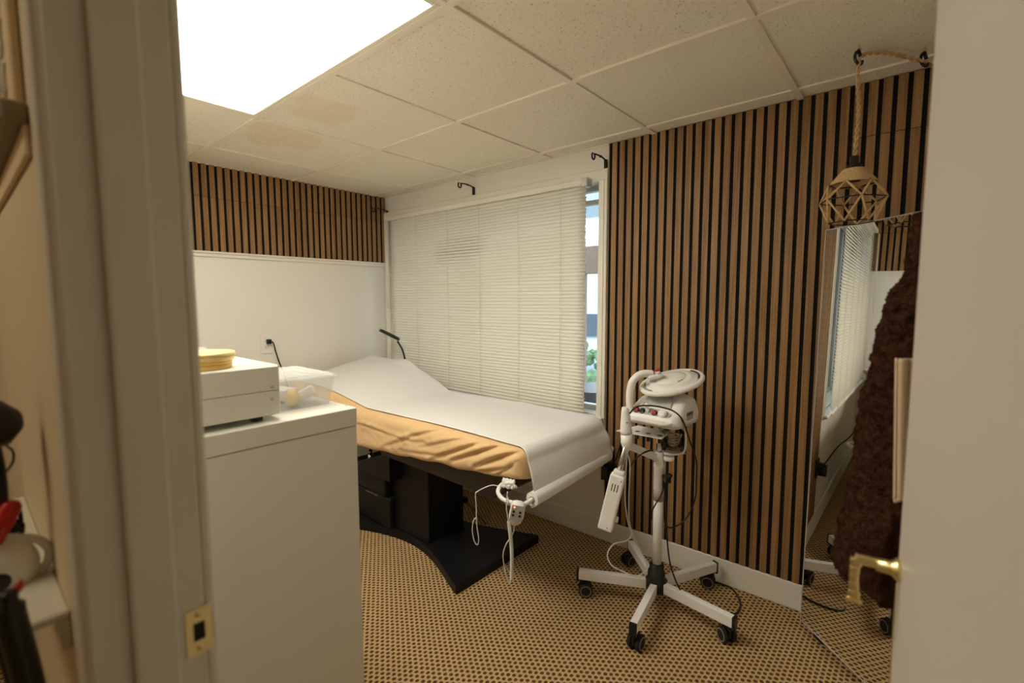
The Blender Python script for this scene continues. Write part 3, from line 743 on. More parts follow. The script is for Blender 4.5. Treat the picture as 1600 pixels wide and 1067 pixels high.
b = B(); lathe(b, (1.955, -1.675, CZ + .003), [(.012, 0), (.019, .012), (.018, .03), (.008, .045)], 20); one('yellow_sponge', b, 'yellow', 'round yellow sponge inside the clear container', 'sponge', True)
b = B(); obox(b, (1.94, -1.63, CZ + .028), (.5, .7, .5), Vector((.5, .7, .5)).cross(Vector((0, 0, 1))).normalized(), Vector((-.4, -.3, .85)), (.05, .02, .03), .006, 3); one('white_applicator', b, 'white', 'white applicator pad lying in the clear container', 'applicator', True)
b = B(); obox(b, (1.86, -1.66, CZ + .022), (1, .2, 0), (-.2, 1, 0), (0, 0, 1), (.08, .05, .035), .008, 3); one('cotton_pack', b, 'white', 'white folded cotton pack inside the clear container', 'cotton pack', True)

# ================================================================== OUTLETS, PLUGS
def outlet(c, nrm, side, label):
    t = thing('wall_outlet', label, 'outlet', tuple(c))
    n = Vector(nrm); s = Vector(side)
    b = B(); obox(b, c + n * .003, s, n, UP, (.072, .006, .118), .002, 2); part('cover_plate', b, 'white', t)
    for dz in (.02, -.02):
        b = B(); obox(b, c + n * .0065 + UP * dz, s, n, UP, (.030, .002, .026), .0008, 1); so = part('socket', b, 'white', t)
        b = B(); 
        for ds in (-.006, .006): obox(b, c + n * .0077 + UP * (dz + .003) + s * ds, s, n, UP, (.002, .0006, .008))
        lathe(b, c + n * .0074 + UP * (dz - .007), [(.002, 0), (.002, .0006)], 8, n); part('slot', b, 'gasket', so)
    return t
oc = Vector((0, -.935, 1.032)); outlet(oc, (1, 0, 0), (0, 1, 0), 'white wall outlet on the left wall above the bed head')
t = thing('lamp_lead', 'black plug and cord hanging from the outlet on the left wall', 'cord', (.02, -.92, 1.05))
b = B(); box(b, (.0075, -.938, 1.036), (.034, -.912, 1.066), .003, seg=2); part('plug', b, 'black', t)
b = B(); tube(b, catmull([Vector((.034, -.922, 1.05)), onx(427, 536, .045), onx(431, 550, .05), onx(436, 565, .05), onx(442, 580, .05), onx(450, 605, .05), Vector((.05, -.80, .6)), Vector((.05, -.80, .1)), Vector((.06, -.80, .01))], 6), .0045, 7); part('cable', b, 'black', t, True)
oc2 = Vector((2.012, -.0005, .40))
t = thing('power_adapter', 'black power adapter plugged in low beside the slatted wall under the roll', 'adapter', (2.0, -.05, .40))
b = B(); box(b, (1.975, -.062, .36), (2.015, -.022, .43), .004, seg=2); box(b, (2.018, -.055, .385), (2.04, -.022, .42), .003); box(b, (1.965, -.022, .35), (2.045, -.001, .45), .002); part('body', b, 'black', t)
b = B(); tube(b, catmull([(2.02, -.05, .43), ony(962, 718, -.08), ony(968, 700, -.12), ony(971, 688, -.16), ony(984, 670, -.2)], 6), .003, 6); part('cable', b, 'black', t, True)

# cord and plug lying behind the bed column
b = B(); tube(b, catmull([onz(717, 780, .03), onz(726, 784, .01), onz(740, 795, .006), onz(748, 806, .006), onz(760, 818, .006)], 6), .003, 6); 
c = onz(726, 780, .02); box(b, c - Vector((.02, .015, .018)), c + Vector((.02, .015, .015)), .004); one('floor_power_strip_plug', b, 'black', 'small black plug and cord on the carpet behind the bed column', 'plug')

# ================================================================== MAGNIFIER LAMP AT THE BED HEAD
t = thing('ring_lamp', 'black round gooseneck lamp standing behind the head of the bed', 'lamp', (.45, -.14, 0))
PL = lambda u, v: onplane(u, v, (.42, -.15, 1), FH)
a0, a1 = PL(593, 516), PL(624, 531); ex = (a1 - a0).normalized(); cc = (a0 + a1) / 2; rad = (a1 - a0).length / 2
nn = ex.cross(FH).normalized(); 
if nn.z < 0: nn = -nn
tl = (nn * .99 + FH * .20).normalized()
b = B(); lathe(b, cc - tl * .008, [(rad * .62, 0), (rad, 0), (rad, .018), (rad * .9, .022), (rad * .62, .018), (rad * .62, 0)], 40, tl, cap=False); part('ring_head', b, 'black', t, True)
b = B(); lathe(b, cc - tl * .0092, [(rad * .66, 0), (rad * .95, 0), (rad * .95, .0008), (rad * .66, .0008), (rad * .66, 0)], 40, tl, cap=False); part('diffuser', b, 'white', t, True, 'pale ring under the head')
g0 = PL(621, 533)
b = B(); tube(b, catmull([g0, PL(628, 545), PL(632, 558), PL(633.5, 572), PL(634, 590), Vector((PL(634, 590).x, PL(634, 590).y, .5)), Vector((PL(634, 590).x, PL(634, 590).y, .03))], 8), .0062, 10); part('gooseneck', b, 'black', t, True)
q = PL(634, 590); b = B(); lathe(b, (q.x, q.y, .001), [(.085, 0), (.085, .01), (.02, .03), (.01, .035)], 28); part('base', b, 'black', t, True)

# ================================================================== FACIAL MACHINE ON WHEELS
hx, hy = 2.422, -.358; HUB = Vector((hx, hy, 0))
T = lambda u, v, d=0: onplane(u, v, HUB - FH * d, FH)      # a point d metres nearer than the pole
S = 748 / 2.07                                            # pixels per metre at the pole
mc = thing('facial_steamer_trolley', 'white facial machine with folded magnifier lamp on a five wheeled stand', 'facial machine', (hx, hy, 0))
b = B(); lathe(b, HUB, [(.040, .068), (.046, .075), (.046, .115), (.036, .125), (.036, .155), (.030, .158), (.030, .185), (.022, .19)], 28); part('hub', b, 'black', mc, True)
for k in range(5):
    a = radians(207.4 + 72 * k); d = Vector((cos(a), sin(a), 0)); s = Vector((-sin(a), cos(a), 0))
    b = B(); p0 = HUB + d * .035 + UP * .095; p1 = HUB + d * .335 + UP * .098
    obox(b, (p0 + p1) / 2, (p1 - p0).normalized(), s, UP, ((p1 - p0).length, .028, .041), .002, 2); lg = part('leg', b, 'enamel', mc)
    b = B(); obox(b, p1 + d * .001 - UP * .004, d, s, UP, (.012, .0285, .052), .002, 2); part('end_cap', b, 'black', lg)
    # castor: fork + two wheels
    cp = HUB + d * .318; sw = radians(35 + 53 * k); wd = Vector((cos(sw), sin(sw), 0)); ws = Vector((-sin(sw), cos(sw), 0)); wc = cp + wd * .016 + UP * .031
    b = B(); lathe(b, cp + UP * .05, [(.012, 0), (.012, .033)], 12); obox(b, wc + UP * .010, wd, ws, UP, (.050, .016, .036), .006, 2)
    ca = part('castor', b, 'black', mc, True)
    for sg in (-1, 1):
        b = B(); lathe(b, wc + ws * (sg * .010), [(.018, 0), (.029, .001), (.031, .005), (.031, .012), (.027, .016), (.023, .016)], 24, ws * sg); wh = part('wheel', b, 'rub', ca, True)
        b = B(); lathe(b, wc + ws * (sg * .0262), [(.0245, 0), (.0235, .0012), (.0215, .0012), (.0205, 0)], 24, ws * sg, cap=False); part('rim_ring', b, 'shelf', ca, True)
z_of = lambda v: T(1024, v).z
b = B(); tube(b, [(hx, hy, .17), (hx, hy, z_of(782))], .0195, 20); tube(b, [(hx, hy, z_of(783)), (hx, hy, z_of(765))], .0185, 20); part('pole', b, 'enamel', mc, True)
b = B(); lathe(b, HUB, [(.0205, z_of(781)), (.0205, z_of(765))], 20); part('label_band', b, 'label', mc, True, 'pinkish label band on the pole')
b = B(); lathe(b, HUB, [(.0195, z_of(766)), (.0215, z_of(764)), (.0215, z_of(730)), (.0225, z_of(729)), (.0225, z_of(724)), (.0195, z_of(723)), (.0195, z_of(706)), (.017, z_of(705))], 24); part('collar', b, 'white', mc, True)
b = B(); c = HUB + UP * z_of(741) - FH * .02 + RH * .012; ax = (-FH + RH * .6).normalized()
tube(b, [c, c + ax * .022], .008, 10); lathe(b, c + ax * .018, [(.012, 0), (.013, .004), (.010, .014)], 16, ax)
q = c + ax * .022; e1 = ax.orthogonal().normalized(); e2 = ax.cross(e1)
for k in range(3):
    a = 2 * pi * k / 3; obox(b, q + ax * .006 + (e1 * cos(a) + e2 * sin(a)) * .009, (e1 * cos(a) + e2 * sin(a)), ax, (e1 * cos(a) + e2 * sin(a)).cross(ax), (.024, .016, .014), .004, 2)
part('clamp_knob', b, 'black', mc, True)
b = B(); tube(b, [(hx, hy, z_of(707)), (hx, hy, z_of(670))], .0135, 18); part('upper_rod', b, 'chrome', mc, True)
# side arm
b = B(); p0 = T(985, 697, .08); p1 = T(1026, 715, .0); d = (p1 - p0).normalized(); sd = d.cross(UP).normalized(); obox(b, (p0 + p1) / 2, d, sd, sd.cross(d), ((p1 - p0).length, .020, .030), .003, 2)
obox(b, p0 + UP * .03, RH, FH, UP, (.014, .014, .06), .003, 2); part('side_arm', b, 'enamel', mc)
# tray plate with holes
TZ = T(1024, 676).z
tc_ = [onplane(u, v, (0, 0, TZ), UP) for u, v in ((963, 673), (997, 665), (1047, 676), (1034, 686))]
ctr = sum(tc_, Vector()) / 4
b = B(); prism(b, [(p.x, p.y) for p in tc_], TZ - .0015, TZ + .0015); tr_ = part('tool_tray', b, 'enamel', mc)
for u, v in ((996, 674.5), (1013, 678), (1031, 681)):
    p = onplane(u, v, (0, 0, TZ), UP); b = B(); lathe(b, p + UP * .0012, [(.010, 0), (.010, .0008)], 16); lathe(b, p - UP * .03, [(.007, 0), (.010, .028)], 14); part('tool_hole', b, 'black', tr_)
# machine body: front runs along BF, depth along BD
BZ = .018; zb0, zb1 = .775 + BZ, .905 + BZ
A_ = onz(988, 664, zb0 + .02); Bq = onz(1048, 676, zb0 + .02); BF = (Bq - A_); BF.z = 0; bw = .215; BF.normalize(); BD = Vector((-BF.y, BF.x, 0))
if BD.dot(FH) < 0: BD = -BD
bc = T(1036, 655, 0); bc.z = 0
def P3(a, d_, z): return bc + BF * a + BD * d_ + UP * (z + BZ)
def loft(bm, rings, cap=True):
    V = [[bm.verts.new(p) for p in r] for r in rings]; n = len(rings[0])
    for a, c in zip(V, V[1:]):
        for k in range(n): bm.faces.new((a[k], a[(k + 1) % n], c[(k + 1) % n], c[k]))
    if cap: bm.faces.new(V[0][::-1]); bm.faces.new(V[-1])
    bmesh.ops.recalc_face_normals(bm, faces=bm.faces[:])
def rr(w0, d0, d1, z, n=6, r=.03, zt=0, cx=0):
    # rounded rectangle ring: half width w0, depth d0..d1
    o = []
    for (sx, sd, a0) in ((1, 1, 0), (-1, 1, 90), (-1, -1, 180), (1, -1, 270)):
        ccx = sx * (w0 - r) + cx; ccd = ((d1 - r) if sd > 0 else (d0 + r))
        for k in range(n + 1):
            a = radians(a0 + 90 * k / n); X, Dd = ccx + r * cos(a), ccd + r * sin(a); o.append(P3(X, Dd, z + zt * (Dd - d0)))
    return o
b = B(); loft(b, [rr(.085, -.075, .09, .785), rr(.105, -.10, .105, .79), rr(.112, -.112, .11, .805), rr(.113, -.113, .112, .83), rr(.110, -.086, .112, .842), rr(.106, -.068, .110, .858), rr(.098, -.030, .106, .882, r=.028), rr(.084, .000, .096, .897, r=.025), rr(.070, .012, .085, .901, r=.022)])
bo = part('machine_body', b, 'white', mc, True)
b = B(); grid(b, lambda u, v: P3((v - .5) * (.125 - .035 * u), -.064 + u * .066, .8625 + .040 * u - .014 * (u - .5) ** 2 * 4 + .012), 8, 8); part('top_inlay', b, 'grey', bo, True, 'grey inlay on the sloping top')
# control panel, tilted face
pn = (-BD * .75 + UP * .66).normalized(); pe = BF; pu = pn.cross(pe).normalized()
if pu.z < 0: pu = -pu
pc = P3(-.012, -.094, .8425)
b = B()
ring = []
for k in range(32):
    a = 2 * pi * k / 32; ring.append((.088 * (abs(cos(a)) ** .6) * (1 if cos(a) > 0 else -1), .019 * (abs(sin(a)) ** .7) * (1 if sin(a) > 0 else -1)))
loft(b, [[pc + pe * p[0] + pu * p[1] - pn * .012 for p in ring], [pc + pe * p[0] + pu * p[1] + pn * .002 for p in ring]]); part('control_panel', b, 'grey', bo)
for dx, m_, r_ in ((-.058, 'red', .013), (-.032, 'black', .013), (.022, 'red', .013)):
    b = B(); q = pc + pe * dx + pn * .002; lathe(b, q, [(r_, 0), (r_, .002), (r_ * .8, .003)], 16, pn); sw_ = part('switch_surround', b, 'black', bo, True)
    b = B(); obox(b, q + pn * .005, pe, pn, pu, (.018, .007, .011), .002, 2); part('rocker_switch', b, m_, bo)
b = B(); q = pc + pe * -.006 + pn * .002; tube(b, [q, q + pn * .012 + UP * .015], .0065, 12); lathe(b, q + pn * .012 + UP * .015, [(.0085, 0), (.0085, .01), (.005, .014)], 12, (pn + UP).normalized()); part('jack_plug', b, 'white', bo, True)
b = B(); q = pc + pe * .058 + pn * .002; lathe(b, q, [(.018, 0), (.018, .004), (.016, .013), (.005, .014)], 20, pn); obox(b, q + pn * .012, pe, pn, pu, (.025, .008, .006), .002, 2); part('dial', b, 'white', bo, True)
# side vents
b = B()
for k in range(5): obox(b, P3(.1125, -.02 + k * .012, .832), BD, BF, UP, (.004, .002, .030))
part('side_vent', b, 'gasket', bo)
b = B()
for k in range(5): obox(b, P3(.03 + k * .012, .1118, .835), BF, BD, UP, (.004, .002, .030))
part('rear_vent', b, 'gasket', bo)
# bowl lip (front tray under panel)
b = B(); loft(b, [rr(.088, -.125, -.05, .800, r=.025, cx=-.01), rr(.100, -.140, -.05, .808, r=.03, cx=-.01), rr(.102, -.142, -.05, .818, r=.03, cx=-.01), rr(.098, -.136, -.05, .820, r=.03, cx=-.01)]); part('front_lip', b, 'white', bo, True)
# glass jar and its holder
jc = T(1052, 688, .02); jz0, jz1 = T(1052, 704, .02).z, T(1052, 671, .02).z
b = B(); lathe(b, (jc.x, jc.y, jz0), [(.030, 0), (.043, .004), (.046, .012), (.046, jz1 - jz0 - .012), (.036, jz1 - jz0), (.034, jz1 - jz0), (.043, jz1 - jz0 - .014), (.043, .012), (.0, .006)], 28, cap=False); part('water_jar', b, 'jar', mc, True)
b = B(); tube(b, catmull([T(1062, 664, .05), T(1070, 668, .05), T(1071.5, 685, .05), T(1070, 703, .05), T(1062, 708.5, .05), T(1050, 710, .05), T(1038, 709, .05)], 6), .0045, 10)
obox(b, jc * 1 + UP * (jz0 - .004 - jc.z), RH, FH, UP, (.085, .06, .004), .001, 1); part('jar_holder', b, 'enamel', mc, True)
b = B(); c = T(1045, 719, .03); lathe(b, c, [(.0195, 0), (.021, .003), (.021, .012), (.018, .016)], 20); tube(b, [c + UP * .014, c + UP * .035], .003, 8); part('heater_coil_nut', b, 'white', mc, True)
b = B(); pts = []
for k in range(60): a = k * .5; pts.append(Vector((jc.x + .022 * cos(a), jc.y + .022 * sin(a), jz0 + .02 + k * .0009)))
tube(b, pts, .003, 6); part('heating_coil', b, 'steel', mc, True)
# magnifier lamp folded on top
LC = T(1049.5, 597, .0); th_ = radians(15); lx = (RH * cos(th_) + UP * sin(th_)); tb = radians(15); ly0 = (FH * cos(tb) + UP * sin(tb)); ln = lx.cross(ly0).normalized()
if ln.z < 0: ln = -ln
ly = ln.cross(lx).normalized()
def LP(a, b_, c_): return LC + lx * a + ly * b_ + ln * c_
def oval(sc, h, ax_=.119, by=.090):
    o = []
    for k in range(48):
        a = 2 * pi * k / 48; o.append(LP(ax_ * sc * cos(a), by * sc * sin(a) * (1 - .0 * cos(a)), h))
    return o
b = B(); loft(b, [oval(.72, -.020, .11), oval(.90, -.016, .11), oval(.99, -.006, .11), oval(1.0, .0, .11), oval(.985, .006, .11), oval(.93, .010, .11), oval(.86, .010, .11), oval(.82, .016, .11), oval(.62, .021, .11), oval(.58, .019, .11), oval(.55, .023, .11), oval(.30, .027, .11), oval(.03, .027, .11)]); lh = part('lamp_head', b, 'white', mc, True)
b = B(); tube(b, [LP(.1245 * cos(a), .089 * sin(a), -.001) for a in [2 * pi * k / 56 for k in range(56)]], .0105, 12, closed=True); part('handle_rim', b, 'white', lh, True)
for sg in (1, -1):
    b = B(); tube(b, [LP(sg * .1135 * cos(a), .080 * sin(a), .0085) for a in [radians(q) for q in range(-32, 33, 4)]], [.0004] + [.0028] * 15 + [.0004], 6); part('grip_slot', b, 'gasket' if sg > 0 else 'grey', lh, True)
b = B(); obox(b, LP(.022, -.045, .0215), (lx + ly * .35).normalized(), (ly - lx * .35).normalized(), ln, (.026, .004, .003), .001, 1); part('latch_slot', b, 'gasket', lh)
b = B(); q = T(1027.5, 578.5, .02); obox(b, q, lx, ly, ln, (.022, .012, .006), .002, 2); part('power_button', b, 'red', lh, label='red button')
b = B(); q = T(1018, 586, 0); obox(b, q + RH * .012 - UP * .002, lx, ly, ln, (.060, .040, .022), .010, 4); part('lamp_joint', b, 'white', lh, True)
b = B(); tube(b, catmull([T(986, 645, .0), T(984, 630, 0), T(984.5, 612, 0), T(988, 597, 0), T(997, 587, 0), T(1008, 583.5, 0), T(1020, 584, 0)], 8), .0155, 16); part('lamp_arm', b, 'white', mc, True)
b = B(); q = T(1043, 626, 0); lathe(b, q, [(.038, -.004), (.034, .003), (.028, .006), (.032, .012), (.034, .022), (.028, .030)], 28); part('steam_nozzle_base', b, 'white', mc, True)
# cables of the machine
def cable(pts, r, m_, name, d=0.05, n=6):
    b = B(); tube(b, catmull([T(p[0], p[1], p[2] if len(p) > 2 else d) for p in pts], n), r, 7); return part(name, b, m_, mc, True)
cable([(984, 646, .13), (991, 638, .15), (1001, 634, .15), (1024, 634.5, .15), (1047, 640, .15), (1060, 648, .14), (1068, 659, .13), (1073, 674, .10), (1078, 690, .07), (1088, 719, .05), (1088, 749, .03), (1087, 774, .03), (1080, 796, .02), (1070, 812, .02), (1058, 821, .02), (1045, 824, .03), (1038.5, 815, .03), (1038, 790, .03), (1039, 760, .03), (1036, 748, .03)], .0032, 'black', 'power_cable')
cable([(1036, 748, .045), (1040, 780, .045), (1041.5, 820, .045), (1043, 850, .05), (1047, 880, .06), (1055, 905, .07), (1064, 924, .08)], .0032, 'black', 'power_cable')
cable([(1036, 752, .04), (1035, 768, .05), (1026, 785, .06), (1019, 798, .055), (1018, 812, .04)], .003, 'black', 'power_cable')
cable([(1020, 703, .03), (1012, 705, .05), (1003, 709, .06), (994, 716, .06), (986, 727, .05), (982, 738, .04)], .003, 'black', 'power_cable')
cable([(979.5, 700, .11), (979, 720, .11), (977, 750, .10), (976.5, 780, .08), (981, 815, .07), (986, 834, .06), (979, 845, .06), (961, 849, .06), (951, 860, .06), (949.5, 872, .06), (958, 885, .06), (972, 892, .06), (985, 898, .07), (997, 899, .07), (1008, 893, .07), (1011, 882, .06), (1006, 870, .06), (997, 852, .06), (988, 832, .06), (983, 812, .07), (982.5, 780, .08), (984, 745, .1), (984, 722, .1), (979, 704, .11)], .0028, 'cord', 'white_cable')
# ring pins on the near side of hub
# wand: cone handpiece standing in the tray
t = thing('cone_handpiece', 'white tapered handpiece standing upright in the tray of the facial machine', 'handpiece', tuple(T(978, 705, .11)))
a0, a1 = T(977, 636, .11), T(979.5, 706, .11); ax = (a1 - a0).normalized(); L_ = (a1 - a0).length
b = B(); lathe(b, a0, [(.010, 0), (.0135, .001), (.0165, L_ * .1), (.0225, L_ * .45), (.0235, L_ * .52), (.0225, L_ * .6)], 24, ax); part('upper_shell', b, 'white', t, True)
b = B(); lathe(b, a0 + ax * (L_ * .6), [(.0225, 0), (.0225, L_ * .2), (.015, L_ * .33), (.007, L_ * .4), (.005, L_ * .44)], 24, ax); part('lower_shell', b, 'white', t, True)
b = B(); lathe(b, a0 + ax * (L_ * .32) - FH * .0185, [(.005, 0), (.004, .002)], 12, -FH); part('button', b, 'steel', t)
# hanging white unit with chrome tube
t = thing('suction_unit', 'long white box unit with vent slots on a chrome tube, hanging beside the stand', 'device', tuple(T(945, 825, .12)))
a0, a1 = T(976, 700, .12), T(965, 741, .12)
b = B(); tube(b, [a0 + (a0 - a1) * .2, a1], .0068, 12); tube(b, [a0 + (a0 - a1) * .2 + RH * .012, a1 + RH * .012], .003, 8); part('chrome_tube', b, 'chrome', t, True)
p0, p1 = T(966.5, 741, .12), T(945.5, 826, .12); ez = (p0 - p1).normalized(); ex = (RH - ez * RH.dot(ez)).normalized(); ey = ez.cross(ex)
fx = (ex * .93 - FH * .36).normalized(); fy = ez.cross(fx).normalized()
b = B(); obox(b, (p0 + p1) / 2, fx, fy, ez, (.058, .050, (p0 - p1).length), .007, 3); bd_ = part('body', b, 'white', t)
b = B()
fn = -fy if fy.dot(FH) > 0 else fy
for k in (-1, 0, 1): obox(b, p0 - ez * .050 + fx * (k * .011) + fn * .0252, fx, fy, ez, (.0035, .001, .030), .0003, 1)
part('vent_slots', b, 'gasket', bd_)
b = B(); obox(b, p1 + ez * .016 + fx * .008 + fn * .0252, fx, fy, ez, (.004, .001, .004)); obox(b, p0 - ez * .018 + fx * .018 + fn * .0252, fx, fy, ez, (.004, .001, .004)); part('screw', b, 'gasket', bd_)
b = B(); lathe(b, p1 + ez * .052 + fx * .028, [(.012, 0), (.012, .010), (.009, .013)], 16, fx); part('side_knob', b, 'white', t, True)
b = B(); obox(b, p0 + ez * .008, fx, fy, ez, (.042, .036, .02), .005, 2); part('cap', b, 'white', t, True)

# cord along the floor by the baseboard
b = B(); tube(b, catmull([onz(1093, 902, .006), onz(1110, 907, .006), onz(1129, 913, .006), onz(1143, 919, .006), onz(1153, 932, .006), onz(1157, 946, .006), onz(1152, 957, .006), onz(1140, 961, .006), onz(1128, 958, .006)], 6), .004, 7)
c = onz(1100, 903, .012); box(b, c - Vector((.02, .012, .011)), c + Vector((.015, .012, .012)), .004); one('extension_lead', b, 'black', 'black cord curling on the carpet near the baseboard and machine wheel', 'cord', True)

# ================================================================== MIRROR
MA = Vector((2.924, -.118, .03)); MN = Vector((-.7095, -.7046, .014)).normalized(); MD = Vector((0, 0, 1)).cross(MN).normalized(); MU = MN.cross(MD).normalized(); MW = .52; MH = 1.545
if MD.x < 0: MD = -MD
if MU.z < 0: MU = -MU
mr = thing('standing_mirror', 'tall frameless mirror standing across the corner in front of the slatted wall', 'mirror', (MA.x + MD.x * MW / 2, MA.y + MD.y * MW / 2, 0))
b = B(); obox(b, MA + MD * (MW / 2) + MU * (MH / 2) - MN * .0025, MD, MN, MU, (MW - .006, .005, MH - .008), 0); part('mirror_glass', b, 'mirror', mr)
b = B()
for c, q in ((MA + MD * .0015 + MU * MH / 2, (.003, .008, MH)), (MA + MD * (MW - .0015) + MU * MH / 2, (.003, .008, MH)), (MA + MD * MW / 2 + MU * (MH - .002), (MW, .008, .004)), (MA + MD * MW / 2 + MU * .002, (MW, .008, .004))): obox(b, c - MN * .002, MD, MN, MU, q, .0008, 1)
part('edge_frame', b, 'mirroredge', mr)
b = B(); obox(b, MA + MD * (MW / 2) + MU * (MH / 2) - MN * .010, MD, MN, MU, (MW - .01, .008, MH - .02), .001, 1); part('backing_board', b, 'black', mr)
for k in (.08, .44):
    b = B(); c = MA + MD * k - MN * .024; obox(b, Vector((c.x, c.y, .0205)), MD, MN, UP, (.05, .02, .04), .002, 1); part('foot', b, 'black', mr)

# ================================================================== PENDANT LAMP ON A ROPE
lp = Vector((3.040, -.351, 0)); zt_ = 1.767
def twist(bm, path, r, turns_per_m=45, strands=2):
    P_ = catmull(path, 10); d = 0; pts = [[] for _ in range(strands)]
    t0 = (P_[1] - P_[0]).normalized(); nrm = t0.orthogonal().normalized()
    Q = []; 
    for a, c in zip(P_, P_[1:]):
        n_ = max(1, int((c - a).length / .0025)); Q += [a.lerp(c, k / n_) for k in range(n_)]
    Q.append(P_[-1])
    for i, p in enumerate(Q):
        t = (Q[min(i + 1, len(Q) - 1)] - Q[max(i - 1, 0)]).normalized(); nrm = (nrm - t * nrm.dot(t)).normalized(); bn = t.cross(nrm)
        if i: d += (p - Q[i - 1]).length
        for s in range(strands):
            a = 2 * pi * (turns_per_m * d + s / strands); pts[s].append(p + (nrm * cos(a) + bn * sin(a)) * r * .50)
    for q in pts: tube(bm, q, r * .50, 6)
ld = thing('pendant_lamp', 'small rope wrapped cage pendant lamp hanging in front of the mirror corner', 'lamp', (lp.x, lp.y, 1.56))
h1 = Vector((3.036, -.352, 2.075)); h2 = Vector((3.193, -.201, 2.075))
b = B(); twist(b, [lp + UP * 1.765, lp + UP * 1.9 + RH * .004, h1 - UP * .04, h1 + UP * .002 + RH * .012, T(0, 0) * 0 + h1.lerp(h2, .35) + UP * .012, h1.lerp(h2, .65) + UP * .004, h2 - UP * .012, h2 + RH * .05 - UP * .02, h2 + Vector((.14, -.09, -.02))], .0068, 22); part('rope_cord', b, 'rope', ld, True)
b = B(); lathe(b, lp, [(.010, 1.77), (.013, 1.768), (.013, 1.748), (.020, 1.742), (.021, 1.726), (.021, 1.70), (.018, 1.69)], 20); part('socket', b, 'black', ld, True)
b = B(); prof = []
nr = 13
for k in range(nr + 1):
    s = k / nr; r_ = .030 + s * .036; z = 1.728 - s * .046
    prof.append((r_ - .001, z + .0018)); prof.append((r_ + .0022, z))
lathe(b, lp, [(.018, 1.731)] + prof + [(.062, 1.683), (.026, 1.726)], 36, cap=False); part('rope_shade', b, 'rope', ld, True)
zA, zB_, zC = 1.684, 1.632, 1.562; rA, rB, rC = .067, .092, .063; ph_ = radians(20)
b = B(); bw_ = [B(), B(), B()]
for k in range(6):
    a = ph_ + k * pi / 3; a2 = a + pi / 6
    pA = lp + Vector((rA * cos(a), rA * sin(a), zA)); pB = lp + Vector((rB * cos(a2), rB * sin(a2), zB_)); pA2 = lp + Vector((rA * cos(a + pi / 3), rA * sin(a + pi / 3), zA))
    pC = lp + Vector((rC * cos(a), rC * sin(a), zC)); pC2 = lp + Vector((rC * cos(a + pi / 3), rC * sin(a + pi / 3), zC))
    for q, w_ in ((pA, pB), (pB, pA2)): tube(b, [q, w_], .0032, 7)
    for q, w_ in ((pB, pC), (pB, pC2)): tube(b, [q, w_], .0032, 7)
    tube(bw_[0], [pC, pC2], .0020, 6); tube(bw_[1], [pA, pA2], .0020, 6); pB0 = lp + Vector((rB * cos(a2 + pi / 3), rB * sin(a2 + pi / 3), zB_)); tube(bw_[2], [pB, pB0], .0020, 6)
part('rope_cage', b, 'rope', ld, True); 
for q in bw_: part('wire_ring', q, 'blackmat', ld, True)
for p, lb in ((h1, 'black plastic ceiling hook carrying the pendant rope, farther from the door edge'), (h2, 'black plastic ceiling hook beside the blurred door edge')):
    t = thing('ceiling_hook', lb, 'hook', (p.x, p.y, H - .01))
    b = B(); tube(b, [p + UP * .04, p + UP * .012], .0018, 8); tube(b, [p + UP * .018 + Vector((.006 * cos(a), 0, .006 * sin(a))) for a in [radians(k) for k in range(0, 360, 30)]], .0015, 6, closed=True); part('screw_eye', b, 'chrome', t, True)
    b = B(); tube(b, catmull([p + UP * .018, p + UP * .010 - RH * .010, p - UP * .006 - RH * .012, p - UP * .020 - RH * .004, p - UP * .024 + RH * .008, p - UP * .014 + RH * .012], 6), .0045, 10); tube(b, [p + UP * .012, p - UP * .004 + RH * .006], .005, 8); part('hook_body', b, 'black', t, True)

# ================================================================== OPEN DOOR
HG = Vector((3.300, -2.09, 0)); LT = Vector((3.221, -1.36, 0)); dd = (LT - HG).normalized(); dl = (LT - HG).length; dn = Vector((-dd.y, dd.x, 0))
if dn.x < 0: dn = -dn
dr = thing('door_1', '', '', (HG.x, HG.y, 0)); del dr['label']; del dr['category']; dr['kind'] = 'structure'
b = B(); obox(b, HG + dd * dl / 2 + dn * .0175 + UP * 1.02, dd, dn, UP, (dl, .035, 2.03), .004, 3); part('slab', b, 'door', dr)
b = B(); obox(b, LT + dd * .0005 + dn * .0175 + UP * .87, dd, dn, UP, (.0022, .026, .16), .0004, 1); obox(b, LT - dd * .003 - dn * .0006 + UP * .72, dd, dn, UP, (.007, .0012, .34), .0004, 1); part('latch_plate', b, 'brass', dr)
rc = LT - dd * .030; rc.z = .925
b = B(); lathe(b, rc, [(.016, 0), (.016, .005), (.012, .008), (.010, .012), (.0095, .028)], 28, -dn); hd_ = part('lever_handle', b, 'brass', dr, True)
b = B(); q = rc - dn * .036 + UP * .002; obox(b, q, dn, dd, UP, (.036, .012, .015), .003, 2)
q2 = rc - dn * .052
for k in range(5):
    obox(b, q2 - UP * (.004 + k * .0125) + dn * (-.0012 * k + (.001 * k * k * .3)), dn, dd, UP, (.0125 + .0012 * (k - 2) ** 2 * .6, .012, .0135), .003, 2)
obox(b, q2 - UP * .063 - dn * .0, dn, dd, UP, (.021, .014, .008), .003, 2)
part('lever', b, 'brass', hd_)
b = B(); lathe(b, LT - dd * .055 + dn * .035 + UP * .925, [(.027, 0), (.027, .006), (.012, .012), (.0105, .03)], 24, dn); tube(b, [LT - dd * .055 + dn * .065 + UP * .925, LT - dd * .16 + dn * .068 + UP * .925], .008, 10); part('back_lever', b, 'brass', dr, True)

